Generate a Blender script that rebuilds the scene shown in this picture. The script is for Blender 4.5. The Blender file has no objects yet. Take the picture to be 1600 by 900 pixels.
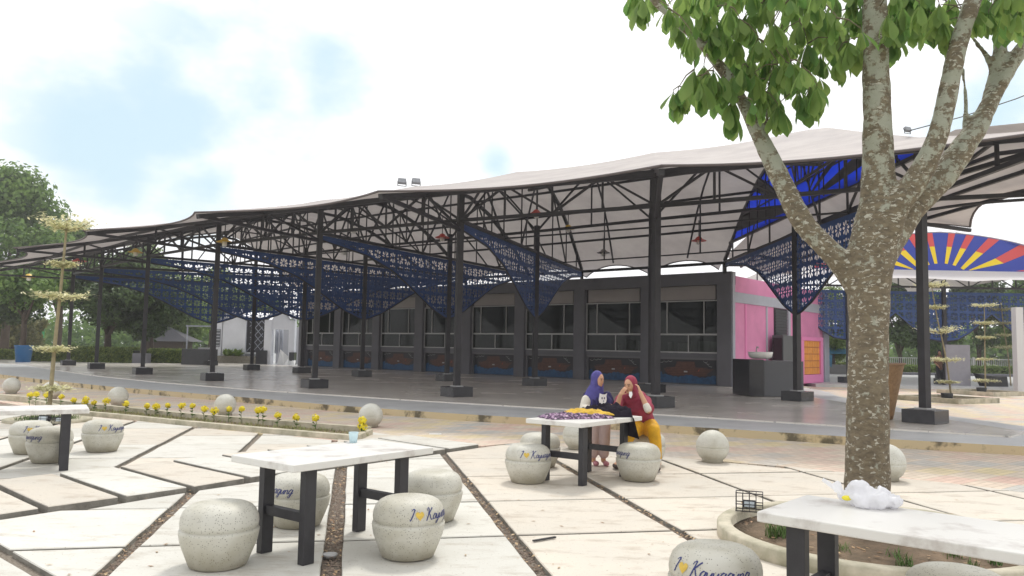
import bpy, bmesh, math, random
from mathutils import Vector, Matrix, noise
from mathutils.geometry import tessellate_polygon
R = math.radians
rnd = random.Random(7)
S = bpy.context.scene
C = S.collection

# ------------------------------------------------------------------ camera, light, world
F = 1230.0; EYE = 1.6
PITCH = math.atan(93 / F); ROLL = 0.018
cam = bpy.data.cameras.new('camera'); camo = bpy.data.objects.new('camera', cam); C.objects.link(camo)
S.camera = camo
cam.sensor_width = 36; cam.lens = 36 * F / 1600
cam.clip_end = 3000; cam.clip_start = 0.05
_fw = Vector((0, math.cos(PITCH), math.sin(PITCH))); _r0 = Vector((1, 0, 0)); _u0 = _r0.cross(_fw)
_r = _r0 * math.cos(ROLL) + _u0 * math.sin(ROLL); _u = -_r0 * math.sin(ROLL) + _u0 * math.cos(ROLL)
m = Matrix((_r, _u, -_fw)).transposed().to_4x4(); m.translation = Vector((0, 0, EYE)); camo.matrix_world = m

def ground(px, py, z=0.0):            # surveying helper: where a sight line meets the level z
    d = _fw * F + _r * (px - 800) + _u * (450 - py); t = (z - EYE) / d.z
    return Vector((d.x * t, d.y * t, z))
def atdepth(px, py, Y):
    d = _fw * F + _r * (px - 800) + _u * (450 - py); t = Y / d.y
    return Vector((d.x * t, Y, EYE + d.z * t))

SUN_EL, SUN_AZ = R(58), R(14)      # sun high, behind the canopy, veiled by cloud
sun = bpy.data.lights.new('sun', 'SUN'); sun.energy = 1.8; sun.angle = R(10); sun.color = (1, .96, .88)
suno = bpy.data.objects.new('sun', sun); C.objects.link(suno)
sd = Vector((math.sin(SUN_AZ) * math.cos(SUN_EL), math.cos(SUN_AZ) * math.cos(SUN_EL), math.sin(SUN_EL)))
suno.rotation_euler = sd.to_track_quat('Z', 'Y').to_euler()
W = bpy.data.worlds.new('World'); S.world = W; W.use_nodes = True
nt = W.node_tree; N = nt.nodes; L = nt.links
for n in list(N): N.remove(n)
out = N.new('ShaderNodeOutputWorld'); bg = N.new('ShaderNodeBackground'); L.new(bg.outputs[0], out.inputs[0])
bg.inputs[1].default_value = 0.12
sky = N.new('ShaderNodeTexSky'); sky.sky_type = 'NISHITA'; sky.sun_disc = False
sky.sun_elevation = SUN_EL; sky.sun_rotation = SUN_AZ; sky.air_density = 1.0; sky.dust_density = 1.5
tc = N.new('ShaderNodeTexCoord')
mp = N.new('ShaderNodeMapping'); L.new(tc.outputs['Generated'], mp.inputs[0]); mp.inputs['Scale'].default_value = (1, 1, 1.6)
nz = N.new('ShaderNodeTexNoise'); nz.inputs['Scale'].default_value = 5.5; nz.inputs['Detail'].default_value = 7; nz.inputs['Roughness'].default_value = .52
L.new(mp.outputs[0], nz.inputs['Vector'])
# openings in the cloud, each round a direction
openings = [((_fw * F + _r * (px - 800) + _u * (450 - py)).normalized(), rad) for px, py, rad in
            ((500, 105, .19), (400, 130, .24), (170, 225, .19), (290, 200, .22), (775, 255, .06), (1570, 165, .13), (330, 290, .16))]
acc = None
for d, rad in openings:
    vm = N.new('ShaderNodeVectorMath'); vm.operation = 'DISTANCE'; L.new(tc.outputs['Generated'], vm.inputs[0]); vm.inputs[1].default_value = d
    mr = N.new('ShaderNodeMapRange'); L.new(vm.outputs['Value'], mr.inputs[0])
    mr.inputs[1].default_value = rad; mr.inputs[2].default_value = 0; mr.inputs[3].default_value = 0; mr.inputs[4].default_value = .62
    if acc is None: acc = mr.outputs[0]
    else:
        a = N.new('ShaderNodeMath'); a.operation = 'MAXIMUM'; L.new(acc, a.inputs[0]); L.new(mr.outputs[0], a.inputs[1]); acc = a.outputs[0]
ad = N.new('ShaderNodeMath'); ad.operation = 'SUBTRACT'; L.new(acc, ad.inputs[0])
mr2 = N.new('ShaderNodeMapRange'); L.new(nz.outputs[0], mr2.inputs[0]); mr2.inputs[1].default_value = .35; mr2.inputs[2].default_value = .7; mr2.inputs[3].default_value = .0; mr2.inputs[4].default_value = .42
L.new(mr2.outputs[0], ad.inputs[1])
rp = N.new('ShaderNodeMapRange'); rp.interpolation_type = 'SMOOTHSTEP'; L.new(ad.outputs[0], rp.inputs[0]); rp.inputs[1].default_value = 0.0; rp.inputs[2].default_value = .5
rp.inputs[3].default_value = 0; rp.inputs[4].default_value = 1
thin = N.new('ShaderNodeMix'); thin.data_type = 'RGBA'; L.new(rp.outputs[0], thin.inputs['Factor'])
thin.inputs['A'].default_value = (9.6, 9.6, 9.7, 1)          # bright cloud
veil = N.new('ShaderNodeMix'); veil.data_type = 'RGBA'; veil.inputs['Factor'].default_value = .72
L.new(sky.outputs[0], veil.inputs['A']); veil.inputs['B'].default_value = (6.0, 7.7, 8.3, 1)   # thin veil over the blue
L.new(veil.outputs['Result'], thin.inputs['B']); L.new(thin.outputs['Result'], bg.inputs[0])
S.view_settings.view_transform = 'Standard'; S.view_settings.look = 'None'; S.view_settings.exposure = 0.12; S.view_settings.gamma = 1
S.render.engine = 'CYCLES'
S.cycles.use_denoising = True
S.cycles.max_bounces = 8; S.cycles.transparent_max_bounces = 12; S.cycles.caustics_reflective = False; S.cycles.caustics_refractive = False

# ------------------------------------------------------------------ materials
MATS = {}
def mat(name, col, rough=.6, metal=0, var=0, vscale=6, bump=0, bscale=40, col2=None, spec=None, trans=0, coat=0, detail=4, lo=.35, hi=.65, obj=False):
    if name in MATS: return MATS[name]
    m = bpy.data.materials.new(name); m.use_nodes = True; MATS[name] = m
    t = m.node_tree; n = t.nodes; l = t.links; b = n['Principled BSDF']
    b.inputs['Base Color'].default_value = (*col, 1); b.inputs['Roughness'].default_value = rough; b.inputs['Metallic'].default_value = metal
    if spec is not None: b.inputs['Specular IOR Level'].default_value = spec
    if coat: b.inputs['Coat Weight'].default_value = coat; b.inputs['Coat Roughness'].default_value = .15
    if var or col2:
        g = n.new('ShaderNodeTexCoord') if obj else n.new('ShaderNodeNewGeometry')
        src = g.outputs['Object'] if obj else g.outputs['Position']
        z = n.new('ShaderNodeTexNoise'); z.inputs['Scale'].default_value = vscale; z.inputs['Detail'].default_value = detail; z.inputs['Roughness'].default_value = .62
        l.new(src, z.inputs['Vector'])
        r = n.new('ShaderNodeMapRange'); l.new(z.outputs[0], r.inputs[0]); r.inputs[1].default_value = lo; r.inputs[2].default_value = hi
        x = n.new('ShaderNodeMix'); x.data_type = 'RGBA'; l.new(r.outputs[0], x.inputs['Factor'])
        c2 = col2 if col2 else tuple(c * (1 - var) for c in col)
        x.inputs['A'].default_value = (*col, 1); x.inputs['B'].default_value = (*c2, 1)
        l.new(x.outputs['Result'], b.inputs['Base Color'])
    if bump:
        g = n.new('ShaderNodeNewGeometry'); z = n.new('ShaderNodeTexNoise'); z.inputs['Scale'].default_value = bscale; z.inputs['Detail'].default_value = 5
        l.new(g.outputs['Position'], z.inputs['Vector'])
        bb = n.new('ShaderNodeBump'); bb.inputs['Strength'].default_value = bump; bb.inputs['Distance'].default_value = .02
        l.new(z.outputs[0], bb.inputs['Height']); l.new(bb.outputs[0], b.inputs['Normal'])
    if trans:
        tr = n.new('ShaderNodeBsdfTranslucent'); mx = n.new('ShaderNodeMixShader'); mx.inputs[0].default_value = trans
        if b.inputs['Base Color'].links: l.new(b.inputs['Base Color'].links[0].from_socket, tr.inputs[0])
        else: tr.inputs[0].default_value = (*col, 1)
        l.new(b.outputs[0], mx.inputs[1]); l.new(tr.outputs[0], mx.inputs[2]); l.new(mx.outputs[0], n['Material Output'].inputs[0])
    return m
M_black = mat('black_painted_steel', (.030, .028, .034), .5, var=.4, vscale=3)
M_legs = mat('charcoal_steel', (.035, .034, .04), .5, var=.3, vscale=9)
M_tileblk = mat('black_tile', (.03, .03, .036), .25, var=.3, vscale=5)
M_roof = mat('canopy_membrane', (.56, .52, .50), .7, var=.2, vscale=.9, trans=.24, col2=(.46, .42, .41))
M_edge = mat('canopy_edge', (.12, .10, .10), .7)
M_dkgrey = mat('dark_grey_wall_paint', (.155, .155, .175), .75, var=.15, vscale=1.2, bump=.05)
M_ltgrey = mat('light_grey_paint', (.40, .42, .48), .7, var=.1, vscale=2)
M_pink = mat('pink_wall_paint', (.70, .25, .45), .55, var=.14, vscale=1.1)
M_pinkfr = mat('pink_frame_paint', (.72, .22, .45), .5)
M_beige = mat('beige_board', (.36, .33, .32), .7, var=.08, vscale=1)
M_frame = mat('aluminium_frame', (.48, .48, .48), .5, metal=.2)
M_white = mat('white_house_paint', (.78, .79, .83), .7, var=.06, vscale=1.5)
M_conc = mat('weathered_kerb_concrete', (.58, .53, .42), .85, col2=(.34, .32, .23), vscale=3.5, bump=.3, bscale=25)
M_top = mat('white_terrazzo_top', (.72, .71, .68), .4, col2=(.36, .31, .28), vscale=4.5, lo=.52, hi=.80, detail=9)
M_stem = mat('pale_stem', (.33, .28, .17), .8, var=.3, vscale=9)
M_skin = mat('skin', (.50, .26, .16), .5)
M_soil = mat('bare_soil', (.20, .14, .09), .95, col2=(.11, .08, .05), vscale=7, bump=.8, bscale=30)
M_bedfill = mat('gravel_joint_fill', (.34, .30, .25), .95, col2=(.19, .155, .12), vscale=60, bump=1, bscale=90)
M_trunkbg = mat('far_bark', (.10, .075, .055), .9, var=.3)
M_wht = mat('bright_white', (.85, .85, .84), .5)
M_grass = mat('grass_green', (.07, .15, .03), .8, col2=(.12, .17, .05), vscale=2)

def terrazzo(name, base, dark, side):
    m = bpy.data.materials.new(name); m.use_nodes = True; t = m.node_tree; n = t.nodes; l = t.links; b = n['Principled BSDF']
    g = n.new('ShaderNodeNewGeometry')
    v = n.new('ShaderNodeTexVoronoi'); v.inputs['Scale'].default_value = 78; l.new(g.outputs['Position'], v.inputs['Vector'])
    r = n.new('ShaderNodeMapRange'); l.new(v.outputs['Distance'], r.inputs[0]); r.inputs[1].default_value = .20; r.inputs[2].default_value = .34; r.inputs[3].default_value = 1; r.inputs[4].default_value = 0
    v2 = n.new('ShaderNodeTexVoronoi'); v2.inputs['Scale'].default_value = 78; l.new(g.outputs['Position'], v2.inputs['Vector'])
    sp = n.new('ShaderNodeSeparateColor'); l.new(v2.outputs['Color'], sp.inputs[0])
    gt = n.new('ShaderNodeMath'); gt.operation = 'GREATER_THAN'; l.new(sp.outputs[0], gt.inputs[0]); gt.inputs[1].default_value = .55
    mu = n.new('ShaderNodeMath'); mu.operation = 'MULTIPLY'; l.new(gt.outputs[0], mu.inputs[0]); l.new(r.outputs[0], mu.inputs[1])
    z = n.new('ShaderNodeTexNoise'); z.inputs['Scale'].default_value = 4; z.inputs['Detail'].default_value = 5; l.new(g.outputs['Position'], z.inputs['Vector'])
    zr = n.new('ShaderNodeMapRange'); l.new(z.outputs[0], zr.inputs[0]); zr.inputs[1].default_value = .4; zr.inputs[2].default_value = .7
    x0 = n.new('ShaderNodeMix'); x0.data_type = 'RGBA'; l.new(zr.outputs[0], x0.inputs['Factor']); x0.inputs['A'].default_value = (*base, 1); x0.inputs['B'].default_value = (*side, 1)
    x = n.new('ShaderNodeMix'); x.data_type = 'RGBA'; l.new(mu.outputs[0], x.inputs['Factor']); l.new(x0.outputs['Result'], x.inputs['A']); x.inputs['B'].default_value = (*dark, 1)
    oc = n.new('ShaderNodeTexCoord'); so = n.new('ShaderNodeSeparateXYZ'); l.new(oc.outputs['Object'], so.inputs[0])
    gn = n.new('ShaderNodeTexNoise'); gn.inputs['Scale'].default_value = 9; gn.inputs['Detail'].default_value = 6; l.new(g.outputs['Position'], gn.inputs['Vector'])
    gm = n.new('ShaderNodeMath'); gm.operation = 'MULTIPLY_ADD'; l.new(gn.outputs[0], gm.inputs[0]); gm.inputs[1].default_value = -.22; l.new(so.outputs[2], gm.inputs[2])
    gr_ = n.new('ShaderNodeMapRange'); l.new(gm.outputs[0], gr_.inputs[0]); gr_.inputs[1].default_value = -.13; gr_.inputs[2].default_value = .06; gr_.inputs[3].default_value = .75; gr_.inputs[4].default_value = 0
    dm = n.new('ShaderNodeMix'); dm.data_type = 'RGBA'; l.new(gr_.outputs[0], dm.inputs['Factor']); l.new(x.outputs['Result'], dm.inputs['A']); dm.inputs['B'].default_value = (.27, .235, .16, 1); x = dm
    l.new(x.outputs['Result'], b.inputs['Base Color']); b.inputs['Roughness'].default_value = .55
    bb = n.new('ShaderNodeBump'); bb.inputs['Strength'].default_value = .25; bb.inputs['Distance'].default_value = .004
    l.new(mu.outputs[0], bb.inputs['Height']); bb.invert = True; l.new(bb.outputs[0], b.inputs['Normal'])
    return m
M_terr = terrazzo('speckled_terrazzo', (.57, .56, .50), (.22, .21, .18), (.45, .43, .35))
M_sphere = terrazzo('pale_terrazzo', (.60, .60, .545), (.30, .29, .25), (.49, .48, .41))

def slab_material(name, c1, c2, stain):
    m = bpy.data.materials.new(name); m.use_nodes = True; t = m.node_tree; n = t.nodes; l = t.links; b = n['Principled BSDF']
    g = n.new('ShaderNodeNewGeometry')
    def nz(s, d, lo, hi, rot=None):
        z = n.new('ShaderNodeTexNoise'); z.inputs['Scale'].default_value = s; z.inputs['Detail'].default_value = d; z.inputs['Roughness'].default_value = .65
        if rot:
            mpp = n.new('ShaderNodeMapping'); mpp.inputs['Rotation'].default_value = (0, 0, rot[0]); mpp.inputs['Scale'].default_value = (rot[1], rot[2], 1); l.new(g.outputs['Position'], mpp.inputs[0]); l.new(mpp.outputs[0], z.inputs['Vector'])
        else: l.new(g.outputs['Position'], z.inputs['Vector'])
        r = n.new('ShaderNodeMapRange'); l.new(z.outputs[0], r.inputs[0]); r.inputs[1].default_value = lo; r.inputs[2].default_value = hi; return r.outputs[0]
    x = n.new('ShaderNodeMix'); x.data_type = 'RGBA'; l.new(nz(.9, 5, .35, .65), x.inputs['Factor']); x.inputs['A'].default_value = (*c1, 1); x.inputs['B'].default_value = (*c2, 1)
    oi = n.new('ShaderNodeObjectInfo'); orr = n.new('ShaderNodeMapRange'); l.new(oi.outputs['Random'], orr.inputs[0]); orr.inputs[3].default_value = .88; orr.inputs[4].default_value = 1.03
    hs = n.new('ShaderNodeHueSaturation'); l.new(x.outputs['Result'], hs.inputs['Color']); l.new(orr.outputs[0], hs.inputs['Value'])
    y = n.new('ShaderNodeMix'); y.data_type = 'RGBA'; l.new(nz(2.2, 8, .52, .8, (.5, 1, 2.2)), y.inputs['Factor']); l.new(hs.outputs[0], y.inputs['A']); y.inputs['B'].default_value = (*stain, 1)
    w = n.new('ShaderNodeMix'); w.data_type = 'RGBA'; l.new(nz(38, 4, .62, .72), w.inputs['Factor']); l.new(y.outputs['Result'], w.inputs['A']); w.inputs['B'].default_value = (stain[0] * .7, stain[1] * .68, stain[2] * .65, 1)
    l.new(w.outputs['Result'], b.inputs['Base Color']); b.inputs['Roughness'].default_value = .62
    z = n.new('ShaderNodeTexNoise'); z.inputs['Scale'].default_value = 30; z.inputs['Detail'].default_value = 6; l.new(g.outputs['Position'], z.inputs['Vector'])
    bb = n.new('ShaderNodeBump'); bb.inputs['Strength'].default_value = .18; bb.inputs['Distance'].default_value = .01; l.new(z.outputs[0], bb.inputs['Height']); l.new(bb.outputs[0], b.inputs['Normal'])
    return m
M_slab = slab_material('cream_slab', (.67, .61, .52), (.61, .57, .50), (.34, .27, .20))
M_slabside = mat('slab_side_concrete', (.30, .285, .25), .9, col2=(.20, .19, .165), vscale=6, bump=.4)
M_slabw = slab_material('white_slab', (.67, .66, .61), (.61, .595, .54), (.36, .31, .24))

def paving_material():
    m = bpy.data.materials.new('interlocking_paving'); m.use_nodes = True; t = m.node_tree; n = t.nodes; l = t.links; b = n['Principled BSDF']
    g = n.new('ShaderNodeNewGeometry'); mpp = n.new('ShaderNodeMapping'); mpp.inputs['Rotation'].default_value = (0, 0, R(-38)); l.new(g.outputs['Position'], mpp.inputs[0])
    br = n.new('ShaderNodeTexBrick'); br.inputs['Scale'].default_value = 1; br.inputs['Brick Width'].default_value = .22; br.inputs['Row Height'].default_value = .11; br.inputs['Mortar Size'].default_value = .006
    br.inputs['Color1'].default_value = (1, 1, 1, 1); br.inputs['Color2'].default_value = (.86, .86, .86, 1); br.inputs['Mortar'].default_value = (.62, .6, .56, 1); l.new(mpp.outputs[0], br.inputs['Vector'])
    # stepped colour bands, laid block by block
    sx = n.new('ShaderNodeSeparateXYZ'); l.new(mpp.outputs[0], sx.inputs[0])
    def mth(op, a, bv=None, c=None):
        k = n.new('ShaderNodeMath'); k.operation = op
        for i, v in enumerate((a, bv, c)):
            if v is None: continue
            if isinstance(v, (int, float)): k.inputs[i].default_value = v
            else: l.new(v, k.inputs[i])
        return k.outputs[0]
    row = mth('FLOOR', mth('DIVIDE', sx.outputs[1], .44)); colx = mth('FLOOR', mth('DIVIDE', sx.outputs[0], .66))
    pp = mth('PINGPONG', row, 4); band = mth('ADD', colx, pp); fm = mth('FLOORED_MODULO', band, 6)
    cr = n.new('ShaderNodeValToRGB'); cr.color_ramp.interpolation = 'CONSTANT'; e = cr.color_ramp.elements
    e[0].position = 0; e[0].color = (.70, .47, .39, 1); e[1].position = .15; e[1].color = (.68, .59, .47, 1)
    for p, c in ((.32, (.74, .63, .34, 1)), (.48, (.68, .60, .49, 1)), (.65, (.50, .52, .51, 1)), (.82, (.69, .57, .46, 1))):
        q = e.new(p); q.color = c
    l.new(mth('DIVIDE', fm, 6), cr.inputs[0])
    z = n.new('ShaderNodeTexNoise'); z.inputs['Scale'].default_value = .35; z.inputs['Detail'].default_value = 6; l.new(g.outputs['Position'], z.inputs['Vector'])
    zr = n.new('ShaderNodeMapRange'); l.new(z.outputs[0], zr.inputs[0]); zr.inputs[1].default_value = .35; zr.inputs[2].default_value = .6; zr.inputs[3].default_value = .25; zr.inputs[4].default_value = .72
    fade = n.new('ShaderNodeMix'); fade.data_type = 'RGBA'; l.new(zr.outputs[0], fade.inputs['Factor']); l.new(cr.outputs[0], fade.inputs['A']); fade.inputs['B'].default_value = (.66, .56, .46, 1)
    mul = n.new('ShaderNodeMix'); mul.data_type = 'RGBA'; mul.blend_type = 'MULTIPLY'; mul.inputs['Factor'].default_value = 1; l.new(fade.outputs['Result'], mul.inputs['A']); l.new(br.outputs['Color'], mul.inputs['B'])
    l.new(mul.outputs['Result'], b.inputs['Base Color']); b.inputs['Roughness'].default_value = .8
    bb = n.new('ShaderNodeBump'); bb.inputs['Strength'].default_value = .5; bb.inputs['Distance'].default_value = .01; l.new(br.outputs['Fac'], bb.inputs['Height']); bb.invert = True; l.new(bb.outputs[0], b.inputs['Normal'])
    return m
M_pave = paving_material()

def floor_material():
    m = bpy.data.materials.new('polished_floor_tile'); m.use_nodes = True; t = m.node_tree; n = t.nodes; l = t.links; b = n['Principled BSDF']
    g = n.new('ShaderNodeNewGeometry'); mpp = n.new('ShaderNodeMapping'); mpp.inputs['Rotation'].default_value = (0, 0, R(40)); l.new(g.outputs['Position'], mpp.inputs[0])
    br = n.new('ShaderNodeTexBrick'); br.offset = 0; br.inputs['Scale'].default_value = 1; br.inputs['Brick Width'].default_value = .6; br.inputs['Row Height'].default_value = .6; br.inputs['Mortar Size'].default_value = .004
    br.inputs['Color1'].default_value = (.72, .68, .62, 1); br.inputs['Color2'].default_value = (.68, .64, .59, 1); br.inputs['Mortar'].default_value = (.36, .34, .32, 1); l.new(mpp.outputs[0], br.inputs['Vector'])
    z = n.new('ShaderNodeTexNoise'); z.inputs['Scale'].default_value = .5; z.inputs['Detail'].default_value = 2; l.new(g.outputs['Position'], z.inputs['Vector'])
    zr = n.new('ShaderNodeMapRange'); l.new(z.outputs[0], zr.inputs[0]); zr.inputs[1].default_value = .35; zr.inputs[2].default_value = .7; zr.inputs[3].default_value = .20; zr.inputs[4].default_value = .30; l.new(zr.outputs[0], b.inputs['Roughness'])
    l.new(br.outputs['Color'], b.inputs['Base Color']); b.inputs['Coat Weight'].default_value = .2; b.inputs['Coat Roughness'].default_value = .15
    return m
M_floor = floor_material()
M_apron = mat('grey_apron_concrete', (.54, .55, .55), .42, col2=(.44, .45, .455), vscale=1.3)
M_apside = mat('ochre_platform_side', (.55, .45, .28), .85, col2=(.13, .11, .07), vscale=2.2, lo=.52, hi=.62, bump=.3, detail=8)

def bark_material():
    m = bpy.data.materials.new('lichen_bark'); m.use_nodes = True; t = m.node_tree; n = t.nodes; l = t.links; b = n['Principled BSDF']
    g = n.new('ShaderNodeNewGeometry')
    def nz(s, d, lo, hi, sc=(1, 1, 1), kind='n'):
        mpp = n.new('ShaderNodeMapping'); mpp.inputs['Scale'].default_value = sc; l.new(g.outputs['Position'], mpp.inputs[0])
        z = n.new('ShaderNodeTexNoise'); z.inputs['Scale'].default_value = s; z.inputs['Detail'].default_value = d; z.inputs['Roughness'].default_value = .6; z.inputs['Distortion'].default_value = .4
        l.new(mpp.outputs[0], z.inputs['Vector'])
        r = n.new('ShaderNodeMapRange'); l.new(z.outputs[0], r.inputs[0]); r.inputs[1].default_value = lo; r.inputs[2].default_value = hi; return r.outputs[0]
    x = n.new('ShaderNodeMix'); x.data_type = 'RGBA'; l.new(nz(14, 6, .35, .65, (1, 1, 2.2)), x.inputs['Factor']); x.inputs['A'].default_value = (.215, .175, .115, 1); x.inputs['B'].default_value = (.12, .096, .066, 1)
    y = n.new('ShaderNodeMix'); y.data_type = 'RGBA'; l.new(nz(19, 5, .575, .61, (1, 1, 1.9)), y.inputs['Factor']); l.new(x.outputs['Result'], y.inputs['A']); y.inputs['B'].default_value = (.46, .44, .37, 1)
    sz = n.new('ShaderNodeSeparateXYZ'); l.new(g.outputs['Position'], sz.inputs[0])
    hr = n.new('ShaderNodeMapRange'); l.new(sz.outputs[2], hr.inputs[0]); hr.inputs[1].default_value = 2.4; hr.inputs[2].default_value = 3.6; hr.inputs[3].default_value = .0; hr.inputs[4].default_value = .11
    a = n.new('ShaderNodeTexNoise'); a.inputs['Scale'].default_value = 8; a.inputs['Detail'].default_value = 8; a.inputs['Roughness'].default_value = .7; l.new(g.outputs['Position'], a.inputs['Vector'])
    ad = n.new('ShaderNodeMath'); l.new(a.outputs[0], ad.inputs[0]); l.new(hr.outputs[0], ad.inputs[1])
    r2 = n.new('ShaderNodeMapRange'); l.new(ad.outputs[0], r2.inputs[0]); r2.inputs[1].default_value = .58; r2.inputs[2].default_value = .64
    w = n.new('ShaderNodeMix'); w.data_type = 'RGBA'; l.new(r2.outputs[0], w.inputs['Factor']); l.new(y.outputs['Result'], w.inputs['A']); w.inputs['B'].default_value = (.34, .345, .28, 1)
    l.new(w.outputs['Result'], b.inputs['Base Color']); b.inputs['Roughness'].default_value = .85
    z = n.new('ShaderNodeTexNoise'); z.inputs['Scale'].default_value = 22; z.inputs['Detail'].default_value = 7; l.new(g.outputs['Position'], z.inputs['Vector'])
    bb = n.new('ShaderNodeBump'); bb.inputs['Strength'].default_value = .7; bb.inputs['Distance'].default_value = .02; l.new(z.outputs[0], bb.inputs['Height']); l.new(bb.outputs[0], b.inputs['Normal'])
    return m
M_bark = bark_material()

def leafmat(name, c1, c2, tr=.35, scale=.6, rough=.55):
    m = bpy.data.materials.new(name); m.use_nodes = True; t = m.node_tree; n = t.nodes; l = t.links; b = n['Principled BSDF']
    g = n.new('ShaderNodeNewGeometry'); r0 = n.new('ShaderNodeMapRange')
    z = n.new('ShaderNodeTexNoise'); z.inputs['Scale'].default_value = scale; z.inputs['Detail'].default_value = 3; l.new(g.outputs['Position'], z.inputs['Vector'])
    a = n.new('ShaderNodeMath'); l.new(z.outputs[0], a.inputs[0]); a2 = n.new('ShaderNodeMath'); a2.operation = 'MULTIPLY'; a2.inputs[1].default_value = .6; l.new(g.outputs['Random Per Island'], a2.inputs[0]); l.new(a2.outputs[0], a.inputs[1])
    l.new(a.outputs[0], r0.inputs[0]); r0.inputs[1].default_value = .5; r0.inputs[2].default_value = 1.05
    x = n.new('ShaderNodeMix'); x.data_type = 'RGBA'; l.new(r0.outputs[0], x.inputs['Factor']); x.inputs['A'].default_value = (*c1, 1); x.inputs['B'].default_value = (*c2, 1)
    l.new(x.outputs['Result'], b.inputs['Base Color']); b.inputs['Roughness'].default_value = rough
    tl = n.new('ShaderNodeBsdfTranslucent'); l.new(x.outputs['Result'], tl.inputs[0]); mx = n.new('ShaderNodeMixShader'); mx.inputs[0].default_value = tr
    l.new(b.outputs[0], mx.inputs[1]); l.new(tl.outputs[0], mx.inputs[2]); l.new(mx.outputs[0], n['Material Output'].inputs[0])
    return m
ML_mid = leafmat('mid_green_foliage', (.075, .155, .03), (.22, .34, .08), .4)
ML_dark = leafmat('dark_green_foliage', (.03, .058, .018), (.085, .14, .035), .25)
ML_light = leafmat('light_green_foliage', (.12, .20, .045), (.24, .33, .09), .4)
ML_hedge = leafmat('hedge_foliage', (.06, .11, .025), (.26, .32, .07), .3, 3)
ML_olive = leafmat('olive_foliage', (.13, .14, .05), (.25, .24, .09), .3)
ML_fig = leafmat('drooping_leaf', (.14, .28, .07), (.33, .46, .13), .66, 2.5, .5)
ML_pale = leafmat('cream_variegated_leaf', (.62, .62, .36), (.80, .77, .52), .35, 9)
ML_yel = leafmat('yellow_flower_petal', (.80, .66, .02), (.9, .8, .05), .3, 9)
ML_dry = leafmat('dry_leaf', (.32, .17, .08), (.50, .36, .20), .1, 30)

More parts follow.
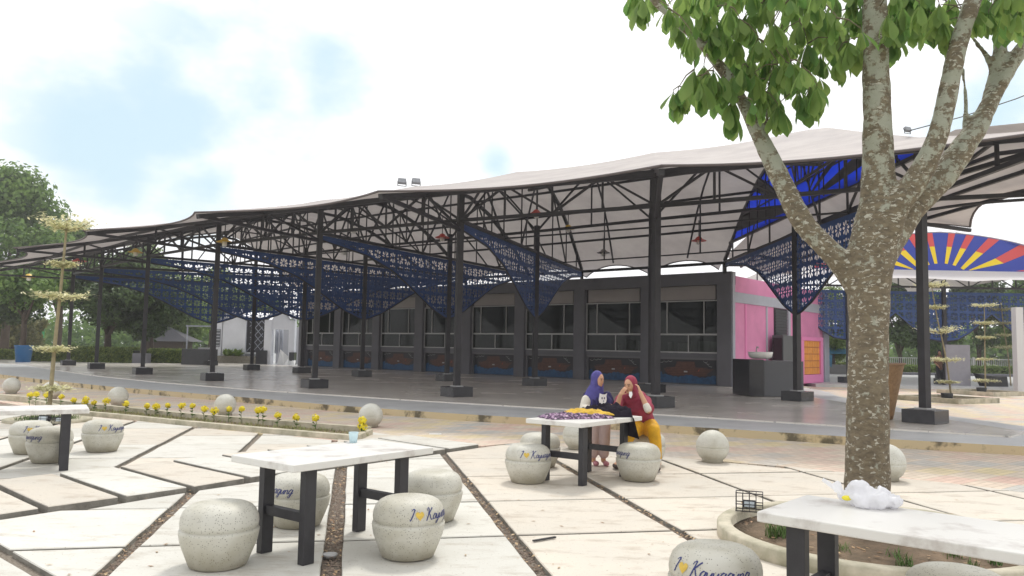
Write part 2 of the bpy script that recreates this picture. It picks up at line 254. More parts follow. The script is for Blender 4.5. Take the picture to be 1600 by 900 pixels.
# ------------------------------------------------------------------ mesh builder
class MB:
    def __init__(s): s.v = []; s.f = []; s.m = []; s.sm = []
    def add(s, vs, fs, mi=0, smooth=False):
        b = len(s.v); s.v.extend([tuple(v) for v in vs]); s.f.extend([tuple(i + b for i in f) for f in fs]); s.m.extend([mi] * len(fs)); s.sm.extend([smooth] * len(fs)); return s
    def box(s, c, d, mi=0, rz=0, M=None):
        x, y, z = d[0] / 2, d[1] / 2, d[2] / 2
        vs = [Vector((i, j, k)) for k in (-z, z) for j in (-y, y) for i in (-x, x)]
        rm = M if M is not None else Matrix.Rotation(rz, 3, 'Z')
        vs = [rm @ v + Vector(c) for v in vs]
        return s.add(vs, [(0, 2, 3, 1), (4, 5, 7, 6), (0, 1, 5, 4), (2, 6, 7, 3), (0, 4, 6, 2), (1, 3, 7, 5)], mi)
    def bar(s, a, b, w, h=None, mi=0):
        a = Vector(a); b = Vector(b); h = h or w; d = b - a
        if d.length < 1e-5: return s
        t = d.normalized(); up = Vector((0, 0, 1)) if abs(t.z) < .95 else Vector((0, 1, 0))
        x = t.cross(up).normalized(); y = x.cross(t)
        vs = [p + x * i * w / 2 + y * j * h / 2 for p in (a, b) for j in (-1, 1) for i in (-1, 1)]
        return s.add(vs, [(0, 2, 3, 1), (4, 5, 7, 6), (0, 1, 5, 4), (2, 6, 7, 3), (0, 4, 6, 2), (1, 3, 7, 5)], mi)
    def tube(s, pts, rad, n=8, mi=0, caps=True, smooth=True):
        pts = [Vector(p) for p in pts]; k = len(pts)
        rr = rad if isinstance(rad, (list, tuple)) else [rad] * k
        vs = []; px = None
        for i, p in enumerate(pts):
            t = (pts[min(i + 1, k - 1)] - pts[max(i - 1, 0)])
            t = t.normalized() if t.length > 1e-9 else Vector((0, 0, 1))
            if px is None:
                up = Vector((0, 0, 1)) if abs(t.z) < .9 else Vector((0, 1, 0)); px = t.cross(up).normalized()
            px = (px - t * px.dot(t)); px = px.normalized() if px.length > 1e-6 else t.orthogonal().normalized()
            py = t.cross(px)
            for j in range(n):
                a = 2 * math.pi * j / n; vs.append(p + (px * math.cos(a) + py * math.sin(a)) * rr[i])
        fs = [(i * n + j, i * n + (j + 1) % n, (i + 1) * n + (j + 1) % n, (i + 1) * n + j) for i in range(k - 1) for j in range(n)]
        s.add(vs, fs, mi, smooth)
        if caps: b = len(s.v) - len(vs); s.f += [tuple(b + j for j in range(n))[::-1], tuple(b + (k - 1) * n + j for j in range(n))]; s.m += [mi, mi]; s.sm += [False, False]
        return s
    def lathe(s, prof, c=(0, 0, 0), n=32, mi=0, smooth=True):
        c = Vector(c); vs = []; k = len(prof)
        for r, z in prof:
            for j in range(n):
                a = 2 * math.pi * j / n; vs.append(c + Vector((r * math.cos(a), r * math.sin(a), z)))
        fs = [(i * n + j, i * n + (j + 1) % n, (i + 1) * n + (j + 1) % n, (i + 1) * n + j) for i in range(k - 1) for j in range(n)]
        b = len(s.v); s.add(vs, fs, mi, smooth)
        s.f += [tuple(b + j for j in range(n))[::-1], tuple(b + (k - 1) * n + j for j in range(n))]; s.m += [mi, mi]; s.sm += [False, False]
        return s
    def ball(s, c, r, n=12, k=8, mi=0, M=None):
        r = Vector(r) if not isinstance(r, (int, float)) else Vector((r, r, r)); c = Vector(c); vs = []; fs = []
        for i in range(k + 1):
            a = math.pi * i / k
            for j in range(n):
                b = 2 * math.pi * j / n; p = Vector((math.sin(a) * math.cos(b) * r.x, math.sin(a) * math.sin(b) * r.y, math.cos(a) * r.z))
                if M is not None: p = M @ p
                vs.append(c + p)
        fs = [(i * n + j, (i + 1) * n + j, (i + 1) * n + (j + 1) % n, i * n + (j + 1) % n) for i in range(k) for j in range(n)]
        return s.add(vs, fs, mi, True)
    def prism(s, poly, z0, z1, mi=0, mtop=None):
        n = len(poly); tri = tessellate_polygon([[Vector((p[0], p[1], 0)) for p in poly]])
        A = sum(poly[i][0] * poly[(i + 1) % n][1] - poly[(i + 1) % n][0] * poly[i][1] for i in range(n))
        if A < 0: poly = poly[::-1]; tri = tessellate_polygon([[Vector((p[0], p[1], 0)) for p in poly]])
        b = [(p[0], p[1], z0) for p in poly]; t = [(p[0], p[1], z1) for p in poly]
        def up(f, vv):
            a_, b_, c_ = (Vector(vv[i]) for i in f); return f if (b_ - a_).cross(c_ - a_).z > 0 else f[::-1]
        s.add(t, [up(f, t) for f in tri], mi if mtop is None else mtop)
        s.add(b, [up(f, b)[::-1] for f in tri], mi)
        s.add(b + t, [(i, (i + 1) % n, n + (i + 1) % n, n + i) for i in range(n)], mi)
        return s
    def mesh(s, name, mats):
        me = bpy.data.meshes.new(name); me.from_pydata(s.v, [], s.f)
        for mm in (mats if isinstance(mats, (list, tuple)) else [mats]): me.materials.append(mm)
        me.polygons.foreach_set('material_index', s.m); me.polygons.foreach_set('use_smooth', s.sm); me.update(); return me
    def build(s, name, mats, parent=None, loc=None, rz=None):
        o = bpy.data.objects.new(name, s.mesh(name, mats)); C.objects.link(o)
        if parent: o.parent = parent
        if loc is not None: o.location = loc
        if rz is not None: o.rotation_euler.z = rz
        return o
def tag(o, label=None, cat=None, group=None, kind=None):
    if label: o['label'] = label
    if cat: o['category'] = cat
    if group: o['group'] = group
    if kind: o['kind'] = kind
    return o
def empty(name, loc=(0, 0, 0), rz=0):
    o = bpy.data.objects.new(name, None); C.objects.link(o); o.location = loc; o.rotation_euler.z = rz; o.empty_display_size = .2; return o
KIDS = {}
def copy_tree(o, parent=None):
    c = o.copy(); C.objects.link(c); c.parent = parent
    for ch in list(o.children): copy_tree(ch, c)
    return c
def bevel(o, w, seg=2):
    b = o.modifiers.new('bevel', 'BEVEL'); b.width = w; b.segments = seg; b.limit_method = 'ANGLE'; b.angle_limit = R(40); return o
def remesh(mb, name, mats, parent=None, vox=.012, smooth=4, fac=.5):
    me = mb.mesh(name, mats); o = bpy.data.objects.new(name + '_tmp', me); C.objects.link(o)
    r = o.modifiers.new('r', 'REMESH'); r.mode = 'VOXEL'; r.voxel_size = vox; r.use_smooth_shade = True
    sm = o.modifiers.new('s', 'SMOOTH'); sm.iterations = smooth; sm.factor = fac
    dg = bpy.context.evaluated_depsgraph_get(); ev = o.evaluated_get(dg); nm = bpy.data.meshes.new_from_object(ev)
    nm.name = name; bpy.data.objects.remove(o)
    nm.materials.clear()
    for mm in (mats if isinstance(mats, (list, tuple)) else [mats]): nm.materials.append(mm)
    for p in nm.polygons: p.use_smooth = True
    oo = bpy.data.objects.new(name, nm); C.objects.link(oo)
    if parent: oo.parent = parent
    return oo
def catmull(pts, n=6):
    out = []; P = [Vector(p) for p in pts]; P = [P[0] * 2 - P[1]] + P + [P[-1] * 2 - P[-2]]
    for i in range(1, len(P) - 2):
        for k in range(n):
            t = k / n; a, b, c, d = P[i - 1], P[i], P[i + 1], P[i + 2]
            out.append(.5 * ((2 * b) + (c - a) * t + (2 * a - 5 * b + 4 * c - d) * t * t + (3 * b - a - 3 * c + d) * t ** 3))
    out.append(P[-2]); return out
def lerp(a, b, t): return a + (b - a) * t
def interp(x, tab):
    if x <= tab[0][0]: return tab[0][1]
    for (a, va), (b, vb) in zip(tab, tab[1:]):
        if x <= b: return va + (vb - va) * (x - a) / (b - a)
    return tab[-1][1]

# ------------------------------------------------------------------ ground
earth = MB(); earth.add([(-315, -55, -.12), (315, -55, -.12), (315, 315, -.12), (-315, 315, -.12)], [(0, 1, 2, 3)])
tag(earth.build('ground', mat('lawn_ground', (.13, .20, .05), .95, col2=(.22, .24, .10), vscale=.3)), kind='structure')

TH = math.atan(.2); cT, sT = math.cos(TH), math.sin(TH)
def fromPQ(p, q): return Vector((p * cT - q * sT, p * sT + q * cT))
def toPQ(v): return (v[0] * cT + v[1] * sT, -v[0] * sT + v[1] * cT)
J0s = [(-7.35, 6.3), (-6.93, 6.9), (-6.5, 7.5), (-6.1, 8.1), (-5.7, 8.75), (-5.30, 9.35), (-4.87, 9.92), (-4.47, 10.52), (-4.04, 11.1), (-3.6, 11.72), (-3.17, 12.28), (-2.72, 12.86), (-2.26, 13.42), (-1.75, 13.98)]
J1s = [(-5.9, 5.1), (-5.5, 5.68), (-5.12, 6.26), (-4.72, 6.84), (-4.31, 7.45), (-3.86, 8.03), (-3.42, 8.63), (-3.02, 9.28), (-2.60, 9.92), (-2.18, 10.5), (-1.76, 11.05), (-1.32, 11.62), (-.93, 12.16), (-.45, 12.82)]
L0 = [(-9, .5)] + J1s + [(.19, 13.55)]
RB = [(.19, 13.55), (.89, 13.1), (1.6, 12.6), (2.37, 12.07), (3.2, 11.62), (4.01, 11.22), (4.7, 10.7), (5.7, 9.95), (6.3, 9.3), (7.6, 8.2), (9.5, 6.6), (12, 4)]
FC = [tuple(ground(px, py, 0).xy) for px, py in ((121, 648), (280, 664), (400, 676), (530, 688))]   # foot of the near planter kerb
FC = [(-30, 34.5)] + FC

def clip_half(poly, a, b, off=0.0):       # keep left of a->b, moved inwards by off
    a = Vector(a[:2]); b = Vector(b[:2]); d = (b - a).normalized(); nrm = Vector((-d.y, d.x)); out = []
    f = lambda p: (Vector(p[:2]) - a).dot(nrm) - off
    for i in range(len(poly)):
        p, q = Vector(poly[i][:2]), Vector(poly[(i + 1) % len(poly)][:2]); fp, fq = f(p), f(q)
        if fp >= 0: out.append(p)
        if (fp > 0 > fq) or (fp < 0 < fq): out.append(p + (q - p) * (fp / (fp - fq)))
    return out
def area(poly): return abs(sum(poly[i][0] * poly[(i + 1) % len(poly)][1] - poly[(i + 1) % len(poly)][0] * poly[i][1] for i in range(len(poly)))) / 2 if len(poly) > 2 else 0
def chain_clip(poly, chain, off, flip=False):
    if not poly: return poly
    c = sum((Vector(p) for p in poly), Vector((0, 0))) / len(poly); best = None
    for i in range(len(chain) - 1):
        a, b = Vector(chain[i]), Vector(chain[i + 1]); t = max(0, min(1, (c - a).dot(b - a) / (b - a).length_squared)); d = (a + (b - a) * t - c).length
        if best is None or d < best[0]: best = (d, i)
    i = best[1]
    for k in (i - 1, i, i + 1):
        if 0 <= k < len(chain) - 1:
            a, b = chain[k], chain[k + 1]
            mid = (Vector(a) + Vector(b)) / 2
            if k != i and min((Vector(p) - mid).length for p in poly) > 1.2: continue
            poly = clip_half(poly, b, a, off) if flip else clip_half(poly, a, b, off)
            if len(poly) < 3: return []
    return poly
plaza_poly = [Vector(p) for p in FC] + [Vector((-1.75, 13.98)), Vector((-.45, 12.95))] + [Vector(p) for p in RB] + [Vector((12, -1)), Vector((-14, -1)), Vector((-30, 6))]
bed = MB().prism(plaza_poly, -.10, -.045); bed = tag(bed.build('plaza', M_bedfill), kind='structure')
slab_n = 0
SLABS = []
def slab(poly, mt, top=0.0, th=.05):
    global slab_n
    if len(poly) < 3 or area(poly) < .03: return
    c = sum((Vector(p) for p in poly), Vector((0, 0))) / len(poly)
    if c.y < 2.2: return
    poly = [Vector(p) - c for p in poly]
    # wobble on edges so that joints are not ruled lines
    pts = []
    for i in range(len(poly)):
        a, b = poly[i], poly[(i + 1) % len(poly)]; k = max(1, int((b - a).length / .35))
        for j in range(k):
            p = a + (b - a) * j / k
            w = .006 if j else .0
            pts.append(p + Vector((rnd.uniform(-w, w), rnd.uniform(-w, w))))
    A = sum(pts[i][0] * pts[(i + 1) % len(pts)][1] - pts[(i + 1) % len(pts)][0] * pts[i][1] for i in range(len(pts)))
    if A < 0: pts = pts[::-1]
    n = len(pts); mb = MB(); e = .008
    inner = [p * (1 - e / max(.1, p.length)) for p in pts]
    dz = rnd.uniform(-.004, .002)
    vs = [(p.x, p.y, top + dz) for p in inner] + [(p.x, p.y, top + dz - .008) for p in pts] + [(p.x, p.y, top - th) for p in pts]
    mb.add(vs, [tuple(range(n))] + [(n + i, n + (i + 1) % n, (i + 1) % n, i) for i in range(n)])
    mb.add(vs[n:], [(n + i, n + (i + 1) % n, (i + 1) % n, i) for i in range(n)], 1)
    o = mb.build('slab', [mt, M_slabside], bed, (c.x, c.y, 0)); slab_n += 1; SLABS.append(c)
# grid south-east of the oblique band
Ps = [-4.7, -3.15, -1.64, -.10, 1.38, 2.89, 4.50, 6.0, 7.5, 9.0, 10.5]; Qs = [.8, 2.3, 3.8, 5.25, 6.73, 8.22, 9.79, 11.37, 12.9, 14.5]
for i in range(len(Ps) - 1):
    for j in range(len(Qs) - 1):
        g1 = .055 if i > 1 else .05; h = .026
        w0 = .075 if Ps[i] in (-.10,) else .055; w1 = .075 if Ps[i + 1] in (-.10,) else .055
        if Ps[i] > 4: w0 = .03; 
        if Ps[i + 1] > 4: w1 = .03
        pl = [fromPQ(Ps[i] + w0, Qs[j] + h), fromPQ(Ps[i + 1] - w1, Qs[j] + h), fromPQ(Ps[i + 1] - w1, Qs[j + 1] - h), fromPQ(Ps[i] + w0, Qs[j + 1] - h)]
        c = sum(pl, Vector((0, 0))) / 4
        pl = chain_clip(pl, L0, .05, True)
        if pl: pl = chain_clip(pl, RB, .01, True) if c.x > -.6 else pl
        if not pl: continue
        if c.x < -2:       # the oblique gutter at far left
            a, b = (-5.2, 7.3), (-2.2, 4.65)
            up = clip_half(pl, a, b, .06); dn = clip_half(pl, b, a, .06)
            slab(up, M_slabw); slab(dn, M_slabw)
        else: slab(pl, M_slab if c.x > -.3 else M_slabw)
# the oblique band
for a0, b0, a1, b1 in zip(J0s, J1s, J0s[1:], J1s[1:]):
    A0, B0, A1, B1 = Vector(a0), Vector(b0), Vector(a1), Vector(b1)
    d0 = (A1 - A0).normalized() * .045
    e = (B0 - A0).normalized() * .02
    slab([A0 + d0 + e, B0 + d0 - e, B1 - d0 - e, A1 - d0 + e], rnd.choice([M_slab, M_slabw, M_slabw]), top=.045, th=.09)
# grid north-west of it
Pb = [-13.5, -12, -10.6, -9.3, -8.0, -6.72, -5.46, -4.22, -2.88, -1.56, -.25, 1.2]; Qb = [5.4, 6.9, 8.5, 10.15, 11.73, 13.22, 14.43, 15.67, 16.82, 18.1, 19.4, 20.8]
for i in range(len(Pb) - 1):
    for j in range(len(Qb) - 1):
        pl = [fromPQ(Pb[i] + .05, Qb[j] + .018), fromPQ(Pb[i + 1] - .05, Qb[j] + .018), fromPQ(Pb[i + 1] - .05, Qb[j + 1] - .018), fromPQ(Pb[i] + .05, Qb[j + 1] - .018)]
        pl = chain_clip(pl, [(-9, 3.95)] + J0s, .005)
        if pl: cc = sum(pl, Vector((0, 0))) / len(pl); pl = chain_clip(pl, FC[:], .02, True) if cc.y > 11 and cc.x < -3.1 else pl
        if pl: pl = clip_half(pl, (-.45, 12.82), (-1.75, 13.98), .0) if (sum(pl, Vector((0, 0))) / len(pl)).x > -3.4 else pl
        if pl: slab(pl, M_slab if rnd.random() < .5 else M_slabw)

# brick paving beyond the slabs
brk = [Vector(p) for p in RB] + [Vector((14, -2)), Vector((60, -2)), Vector((60, 62)), Vector((-70, 62)), Vector((-70, 48))] + [Vector(p) for p in FC] + [Vector((-1.75, 13.98)), Vector((-.45, 12.95))]
tag(MB().prism([tuple(p) for p in brk], -.09, -.006).build('pavement', M_pave), kind='structure')

# planter with kerbs
bcp = [ground(px, py, .12) for px, py in ((-40, 613), (47, 621), (165, 633.5), (280, 645), (430, 657), (577, 668))]
fcp = [ground(px, py, .07) for px, py in ((121, 642), (200, 649), (280, 657), (400, 668), (556, 681))]
pl_ = empty('planter_bed', (-6, 16.6, 0)); tag(pl_, 'long low planter with weathered concrete kerbs and a row of yellow flowers', 'planter')
def kerb(pts, z, w, name, parent, m=M_conc):
    mb = MB()
    for a, b in zip(pts, pts[1:]):
        a = Vector((a[0], a[1], z / 2 - .04)); b = Vector((b[0], b[1], z / 2 - .04)); d = (b - a).normalized() * .003
        mb.bar(a + d, b - d, w, z + .08)
    o = mb.build(name, m, parent); 
    if parent: o.matrix_parent_inverse = Matrix.Translation(parent.location).inverted()
    return o
def put(o, parent):
    o.parent = parent; o.matrix_parent_inverse = (Matrix.Translation(parent.location) @ parent.rotation_euler.to_matrix().to_4x4()).inverted(); return o
kerb(bcp, .13, .14, 'kerb', pl_); kerb(fcp, .08, .16, 'kerb', pl_)
kerb([fcp[0], bcp[1]], .10, .14, 'kerb', pl_); kerb([fcp[-1], bcp[-1]], .09, .14, 'kerb', pl_)
soilp = [(p.x, p.y) for p in bcp[1:]] + [(p.x, p.y) for p in fcp[::-1]]
put(MB().prism(soilp, -.05, .03).build('soil', M_soil), pl_)
def tuft(mb, x, y, z, h, n, spread=.04, w=.006):
    for _ in range(n):
        a = rnd.uniform(0, 6.28); l = rnd.uniform(.5, 1) * h; bx = x + rnd.gauss(0, spread); by = y + rnd.gauss(0, spread)
        d = Vector((math.cos(a), math.sin(a), 0)); s_ = Vector((-d.y, d.x, 0)) * w
        p0 = Vector((bx, by, z)); p1 = p0 + d * l * .25 + Vector((0, 0, l * .6)); p2 = p0 + d * l * .6 + Vector((0, 0, l))
        mb.add([p0 - s_, p0 + s_, p1 + s_ * .8, p1 - s_ * .8, p2], [(0, 1, 2, 3), (3, 2, 4)])
gr = MB()
for _ in range(260):
    t = rnd.random(); k = rnd.random(); i = min(3, int(t * 4)); u = t * 4 - i
    a = bcp[i + 1].lerp(bcp[min(i + 2, 5)], u); b = fcp[i].lerp(fcp[i + 1], u); p = a.lerp(b, rnd.uniform(.1, .9))
    tuft(gr, p.x, p.y, .03, rnd.uniform(.04, .10), 7, .07)
o = gr.build('grass_tufts', mat('dry_grass', (.20, .25, .07), .8, col2=(.32, .29, .13), vscale=3)); put(o, pl_); o['kind'] = 'stuff'
# the little square of dirt round the young tree at left
# yellow flowers
fl_px = [(47, 617), (57, 616), (73, 617), (96, 620), (115, 625), (134, 624), (133, 628), (147, 629), (166, 626), (197, 631), (230, 634), (244, 635), (262, 633), (284, 634), (301, 634), (320, 639), (335, 642), (358, 639), (378, 639), (404, 641), (412, 640), (434, 649), (463, 652), (493, 653), (566, 657), (566, 672)]
_fm = None
for i, (px, py) in enumerate(fl_px):
    kx = max(0, min(.999, (px - 47) / (577 - 47))); base = None
    q = kx * 4; k = min(3, int(q)); A_ = bcp[k + 1].lerp(bcp[k + 2], q - k) if k + 2 < 6 else bcp[5]
    B_ = fcp[k].lerp(fcp[k + 1], q - k); Y = A_.lerp(B_, .45).y
    top = atdepth(px, py, Y); hgt = max(.14, top.z - .03)
    mb = MB(); mb.tube([(0, 0, 0), (rnd.uniform(-.02, .02), 0, hgt * .6), (0, 0, hgt)], .006, 5, 0)
    for z in (.25, .5, .7): mb.add([(0, 0, hgt * z), (.07 * rnd.choice((-1, 1)), .02, hgt * z + .03), (.03 * rnd.choice((-1, 1)), -.03, hgt * z + .05)], [(0, 1, 2)], 0)
    rr = rnd.uniform(.06, .095) if py < 660 else .10
    for _ in range(70):
        d = Vector((rnd.gauss(0, 1), rnd.gauss(0, 1), rnd.gauss(0, .7))).normalized(); c = Vector((0, 0, hgt)) + d * rr * rnd.uniform(.5, 1)
        t1 = d.orthogonal().normalized() * .022; t2 = d.cross(t1)
        mb.add([c - t1, c + t2, c + t1 * 1.2, c - t2], [(0, 1, 2, 3)], 1)
    o = mb.build('yellow_flower', [M_grass, ML_yel], None, (top.x, Y, .03)); ORD = ['first', 'second', 'third', 'fourth', 'fifth', 'sixth', 'seventh', 'eighth', 'ninth', 'tenth', 'eleventh', 'twelfth', 'thirteenth']
    tag(o, 'round yellow flower head in the planter strip, %s from its %s end' % ((ORD[i], 'left') if i < 13 else (ORD[25 - i], 'right')), 'flower', 'yellow flowers along the planter')

# ------------------------------------------------------------------ platform
edge = [(-60, 66), (-36, 47), (-21.6, 33), (-16.5, 28.3), (-12.4, 24.9), (-9.6, 23.0), (-7, 21.2), (-4.2, 19.1), (-1.4, 17.45), (1.0, 16.35), (2.9, 15.6), (4.25, 14.95), (6.2, 13.9), (8.4, 13.0), (10.2, 12.4), (13, 11.6)]
plat = [tuple(p) for p in edge] + [(13, 13.0), (11.0, 14.6), (10.6, 20), (11.2, 27), (12.2, 31), (13, 40), (-2, 56), (-60, 80)]
ap = MB(); ap.prism(plat, -.08, .14, 0, 1)
tag(ap.build('platform', [M_apside, M_apron]), kind='structure')
Fp = [(-24.6, 44), (-20.62, 39.38), (-15.82, 34.03), (-11.13, 29.55), (-6.4, 25.9), (-1.54, 22.8), (3.66, 19.94), (8.8, 16.82)]
Bp = [(-18.5, 48.8), (-13.75, 42.01), (-10.23, 38.77), (-6.73, 35.84), (-2.64, 32.83), (.92, 30.08), (4.79, 26.86), (8.6, 23.73)]
WA = Vector((9.07, 32.27)); WD = Vector((-.7667, .6420)); WN = Vector((-.6420, -.7667))
Fp = [Vector(p) for p in Fp]; Bp = [Vector(p) for p in Bp]; Tp = []; Ep = []
for i, (f, b) in enumerate(zip(Fp, Bp)):
    d = (b - f).normalized(); Tp.append(f - d * 5.0)
    # meet the wall line
    den = d.x * WD.y - d.y * WD.x; t = ((WA.x - f.x) * WD.y - (WA.y - f.y) * WD.x) / den
    t = min(t, 16.5) if t > 0 else 14.5
    Ep.append(f + d * t)
Tp[0] = Vector((-29.3, 42.6)); Tp[7] = Vector((9.0, 11.75)); Ep[7] = Vector((8.75, 32.3))
tile_edge = [f + (t - f) * .42 for f, t in zip(Fp, Tp)]; tile_edge[7] = Vector((9.05, 14.35))
tl = [tuple(Vector((-50, 62)))] + [tuple(p) for p in tile_edge] + [(9.9, 15.2), (9.7, 20), (9.9, 27), (10.2, 31.3), (9.07, 32.6), (-13.5, 51), (-20, 57), (-40, 70)]
tag(MB().prism(tl, .05, .17).build('tiled_floor', M_floor), kind='structure')

# ------------------------------------------------------------------ canopy
ZT = 5.17
PROF = {'T': 5.17, 'F': 6.32, 'B': 8.35, 'E': 5.45}
class Frame:
    def __init__(s, T, F_, B, E):
        s.P = [T, F_, B, E]; s.s = [-(F_ - T).length, 0, (B - F_).length, (B - F_).length + (E - B).length]
        a, _, b, e = s.s
        s.tab = [(a, 5.17), (a * .5, 5.70), (0, 6.32), (b * .35, 7.1), (b * .7, 7.92), (b, 8.35), (lerp(b, e, .22), 8.25), (lerp(b, e, .45), 7.75), (lerp(b, e, .68), 6.95), (lerp(b, e, .86), 6.1), (e, 5.45), (e + 1.0, 5.05)]
    def plan(s, x):
        if x <= 0: a, b, i, j = s.P[0], s.P[1], 0, 1
        elif x <= s.s[2]: a, b, i, j = s.P[1], s.P[2], 1, 2
        else: a, b, i, j = s.P[2], s.P[3], 2, 3
        return a + (b - a) * ((x - s.s[i]) / (s.s[j] - s.s[i]))
    def z(s, x): return interp(x, s.tab)
    def at(s, x, dz=0): p = s.plan(x); return Vector((p.x, p.y, s.z(x) + dz))
    def lv(s, x, z): p = s.plan(x); return Vector((p.x, p.y, z))
    def par(s, u):      # u in 0..1 T->F, 1..2 F->B, 2..3 B->E, 3..3.2 overhang
        i = min(2, int(u)); return s.s[i] + (s.s[i + 1] - s.s[i]) * (u - i)
FR = [Frame(*q) for q in zip(Tp, Fp, Bp, Ep)]
can = empty('canopy', (0, 30, 0)); tag(can, 'large fan shaped steel canopy with grey membrane roof over the tiled platform', 'canopy')
for i in range(8):
    for P_, top in ((Fp[i], 6.15), (Bp[i], 8.1)):
        w = .17
        hh = 6.15 if P_ is Fp[i] else 6.3
        c = put(MB().box((P_.x, P_.y, (hh + .3) / 2), (w, w, hh - .3), rz=R(25)).build('column', M_black), can)
        pd = bevel(MB().box((0, 0, .14), (.68, .68, .28)).build('pedestal', M_tileblk, c), .01)
        pd.matrix_parent_inverse = Matrix.Identity(4); pd.location = (P_.x, P_.y, .172); pd.rotation_euler.z = R(38)
        pl2 = bevel(MB().box((0, 0, .016), (.3, .3, .03)).build('base_plate', M_frame, c), .004); pl2.location = (P_.x, P_.y, .452); pl2.rotation_euler.z = R(25)
    e = Ep[i]
    if i >= 1: put(MB().box((e.x, e.y, 5.05), (.14, .14, .5)).build('column', M_black), can)
def roofpanel(a, b, na=10, scal=.20, rscal=.7):
    us = [k / 12 for k in range(13)]; vv = []; rows = []
    for u in us:
        q = 4 * u * (1 - u); v0 = scal * q; vend = 3.0 + lerp(.12, .0, q)
        vs = [v0 + (1 - v0) * k / 5 for k in range(5)] + [1 + k / 6 for k in range(6)] + [2 + (vend - 2) * k / 9 for k in range(10)]
        row = []
        for v in vs:
            vi = min(v, 3.12); sa = a.par(vi) if vi <= 3 else a.s[3] + (vi - 3) * 8; sb = b.par(vi) if vi <= 3 else b.s[3] + (vi - 3) * 8
            p = a.at(sa).lerp(b.at(sb), u)
            p.z -= .10 * q * math.sin(min(1, v / 3) * math.pi) + .13 * q * max(0, 1 - (v - v0) / .55) ** 1.5 * (v < v0 + .55)
            row.append(p)
        rows.append(row)
    n = len(rows[0]); mb = MB()
    mb.add([p for r in rows for p in r], [(i * n + j, i * n + j + 1, (i + 1) * n + j + 1, (i + 1) * n + j) for i in range(len(us) - 1) for j in range(n - 1)], 0, True)
    return mb, [r[0] for r in rows], [r[-1] for r in rows]
PUR = [.5, 1.0, 1.33, 1.66, 2.0, 2.25, 2.5, 2.75, 3.0]
for i in range(7):
    a, b = FR[i], FR[i + 1]
    mb, fe, re_ = roofpanel(a, b)
    rp_ = put(mb.build('roof_panel', M_roof), can)
    eg = MB(); eg.tube([p + Vector((0, 0, -.01)) for p in fe], .028, 6, 0); e2 = MB().tube([p for p in re_], .03, 6).build('edge_cable', M_edge, rp_)
    e_ = eg.build('edge_cable', M_edge, rp_); e_.matrix_parent_inverse = Matrix.Identity(4)
    for v in PUR:
        q = Vector((0, 0, -.22 if v > .6 else -.17))
        put(MB().bar(a.at(a.par(v)) + q, b.at(b.par(v)) + q - Vector((0, 0, .0)), .07, .09).build('purlin', M_black), can)
    # mid rib under the membrane
    rib = [a.at(a.par(v)).lerp(b.at(b.par(v)), .5) + Vector((0, 0, -.26)) for v in (.42, .7, 1, 1.33, 1.66, 2, 2.2, 2.4, 2.6, 2.8, 2.93)]
    put(MB().tube(rib, .04, 6).build('rib', M_black), can)
    # transverse truss on the front columns
    def truss(pa, pb, zb, zt, n, name='transverse_truss', w=.075):
        t = empty(name, (pa.x, pa.y, 0)); put(t, can)
        def add(nm, p, q, ww): o = MB().bar(p, q, ww).build(nm, M_black, t); o.matrix_parent_inverse = Matrix.Translation((-pa.x, -pa.y, 0)); return o
        A = lambda u, z: Vector((lerp(pa.x, pb.x, u), lerp(pa.y, pb.y, u), z))
        add('bottom_chord', A(0, zb), A(1, zb), w + .02); add('top_chord', A(0, zt), A(1, zt), w + .01)
        for k in range(1, n): add('vertical_strut', A(k / n, zb), A(k / n, zt), w * .75)
        for k in range(n):
            if k % 2 == 0: add('diagonal_strut', A(k / n, zb), A((k + 1) / n, zt), w * .8)
            else: add('diagonal_strut', A(k / n, zt), A((k + 1) / n, zb), w * .8)
        return t
    truss(Fp[i], Fp[i + 1], 5.28, 6.18, 4)
    truss(Bp[i], Bp[i + 1], 6.08, 8.2, 4 if i < 4 else 2)
    put(MB().bar((Ep[i].x, Ep[i].y, 5.27), (Ep[i + 1].x, Ep[i + 1].y, 5.27), .07).build('tie_beam', M_black), can)
    for uu in (.5,):
        p = a.lv(a.par(2.5), 5.5).lerp(b.lv(b.par(2.5), 5.5), uu)
    # lower tie between front and back at half
    pa_, pb_ = a.lv(a.par(1.5), 5.27), b.lv(b.par(1.5), 5.27)
    put(MB().bar(pa_, pb_, .05).build('tie_beam', M_black), can)
    pa_, pb_ = a.lv(a.par(2.5), 5.27), b.lv(b.par(2.5), 5.27)
    put(MB().bar(pa_, pb_, .05).build('tie_beam', M_black), can)
    put(MB().bar(pa_.lerp(pb_, .5), pa_.lerp(pb_, .5) + Vector((0, 0, 2.0)), .05).build('hanger', M_black), can)
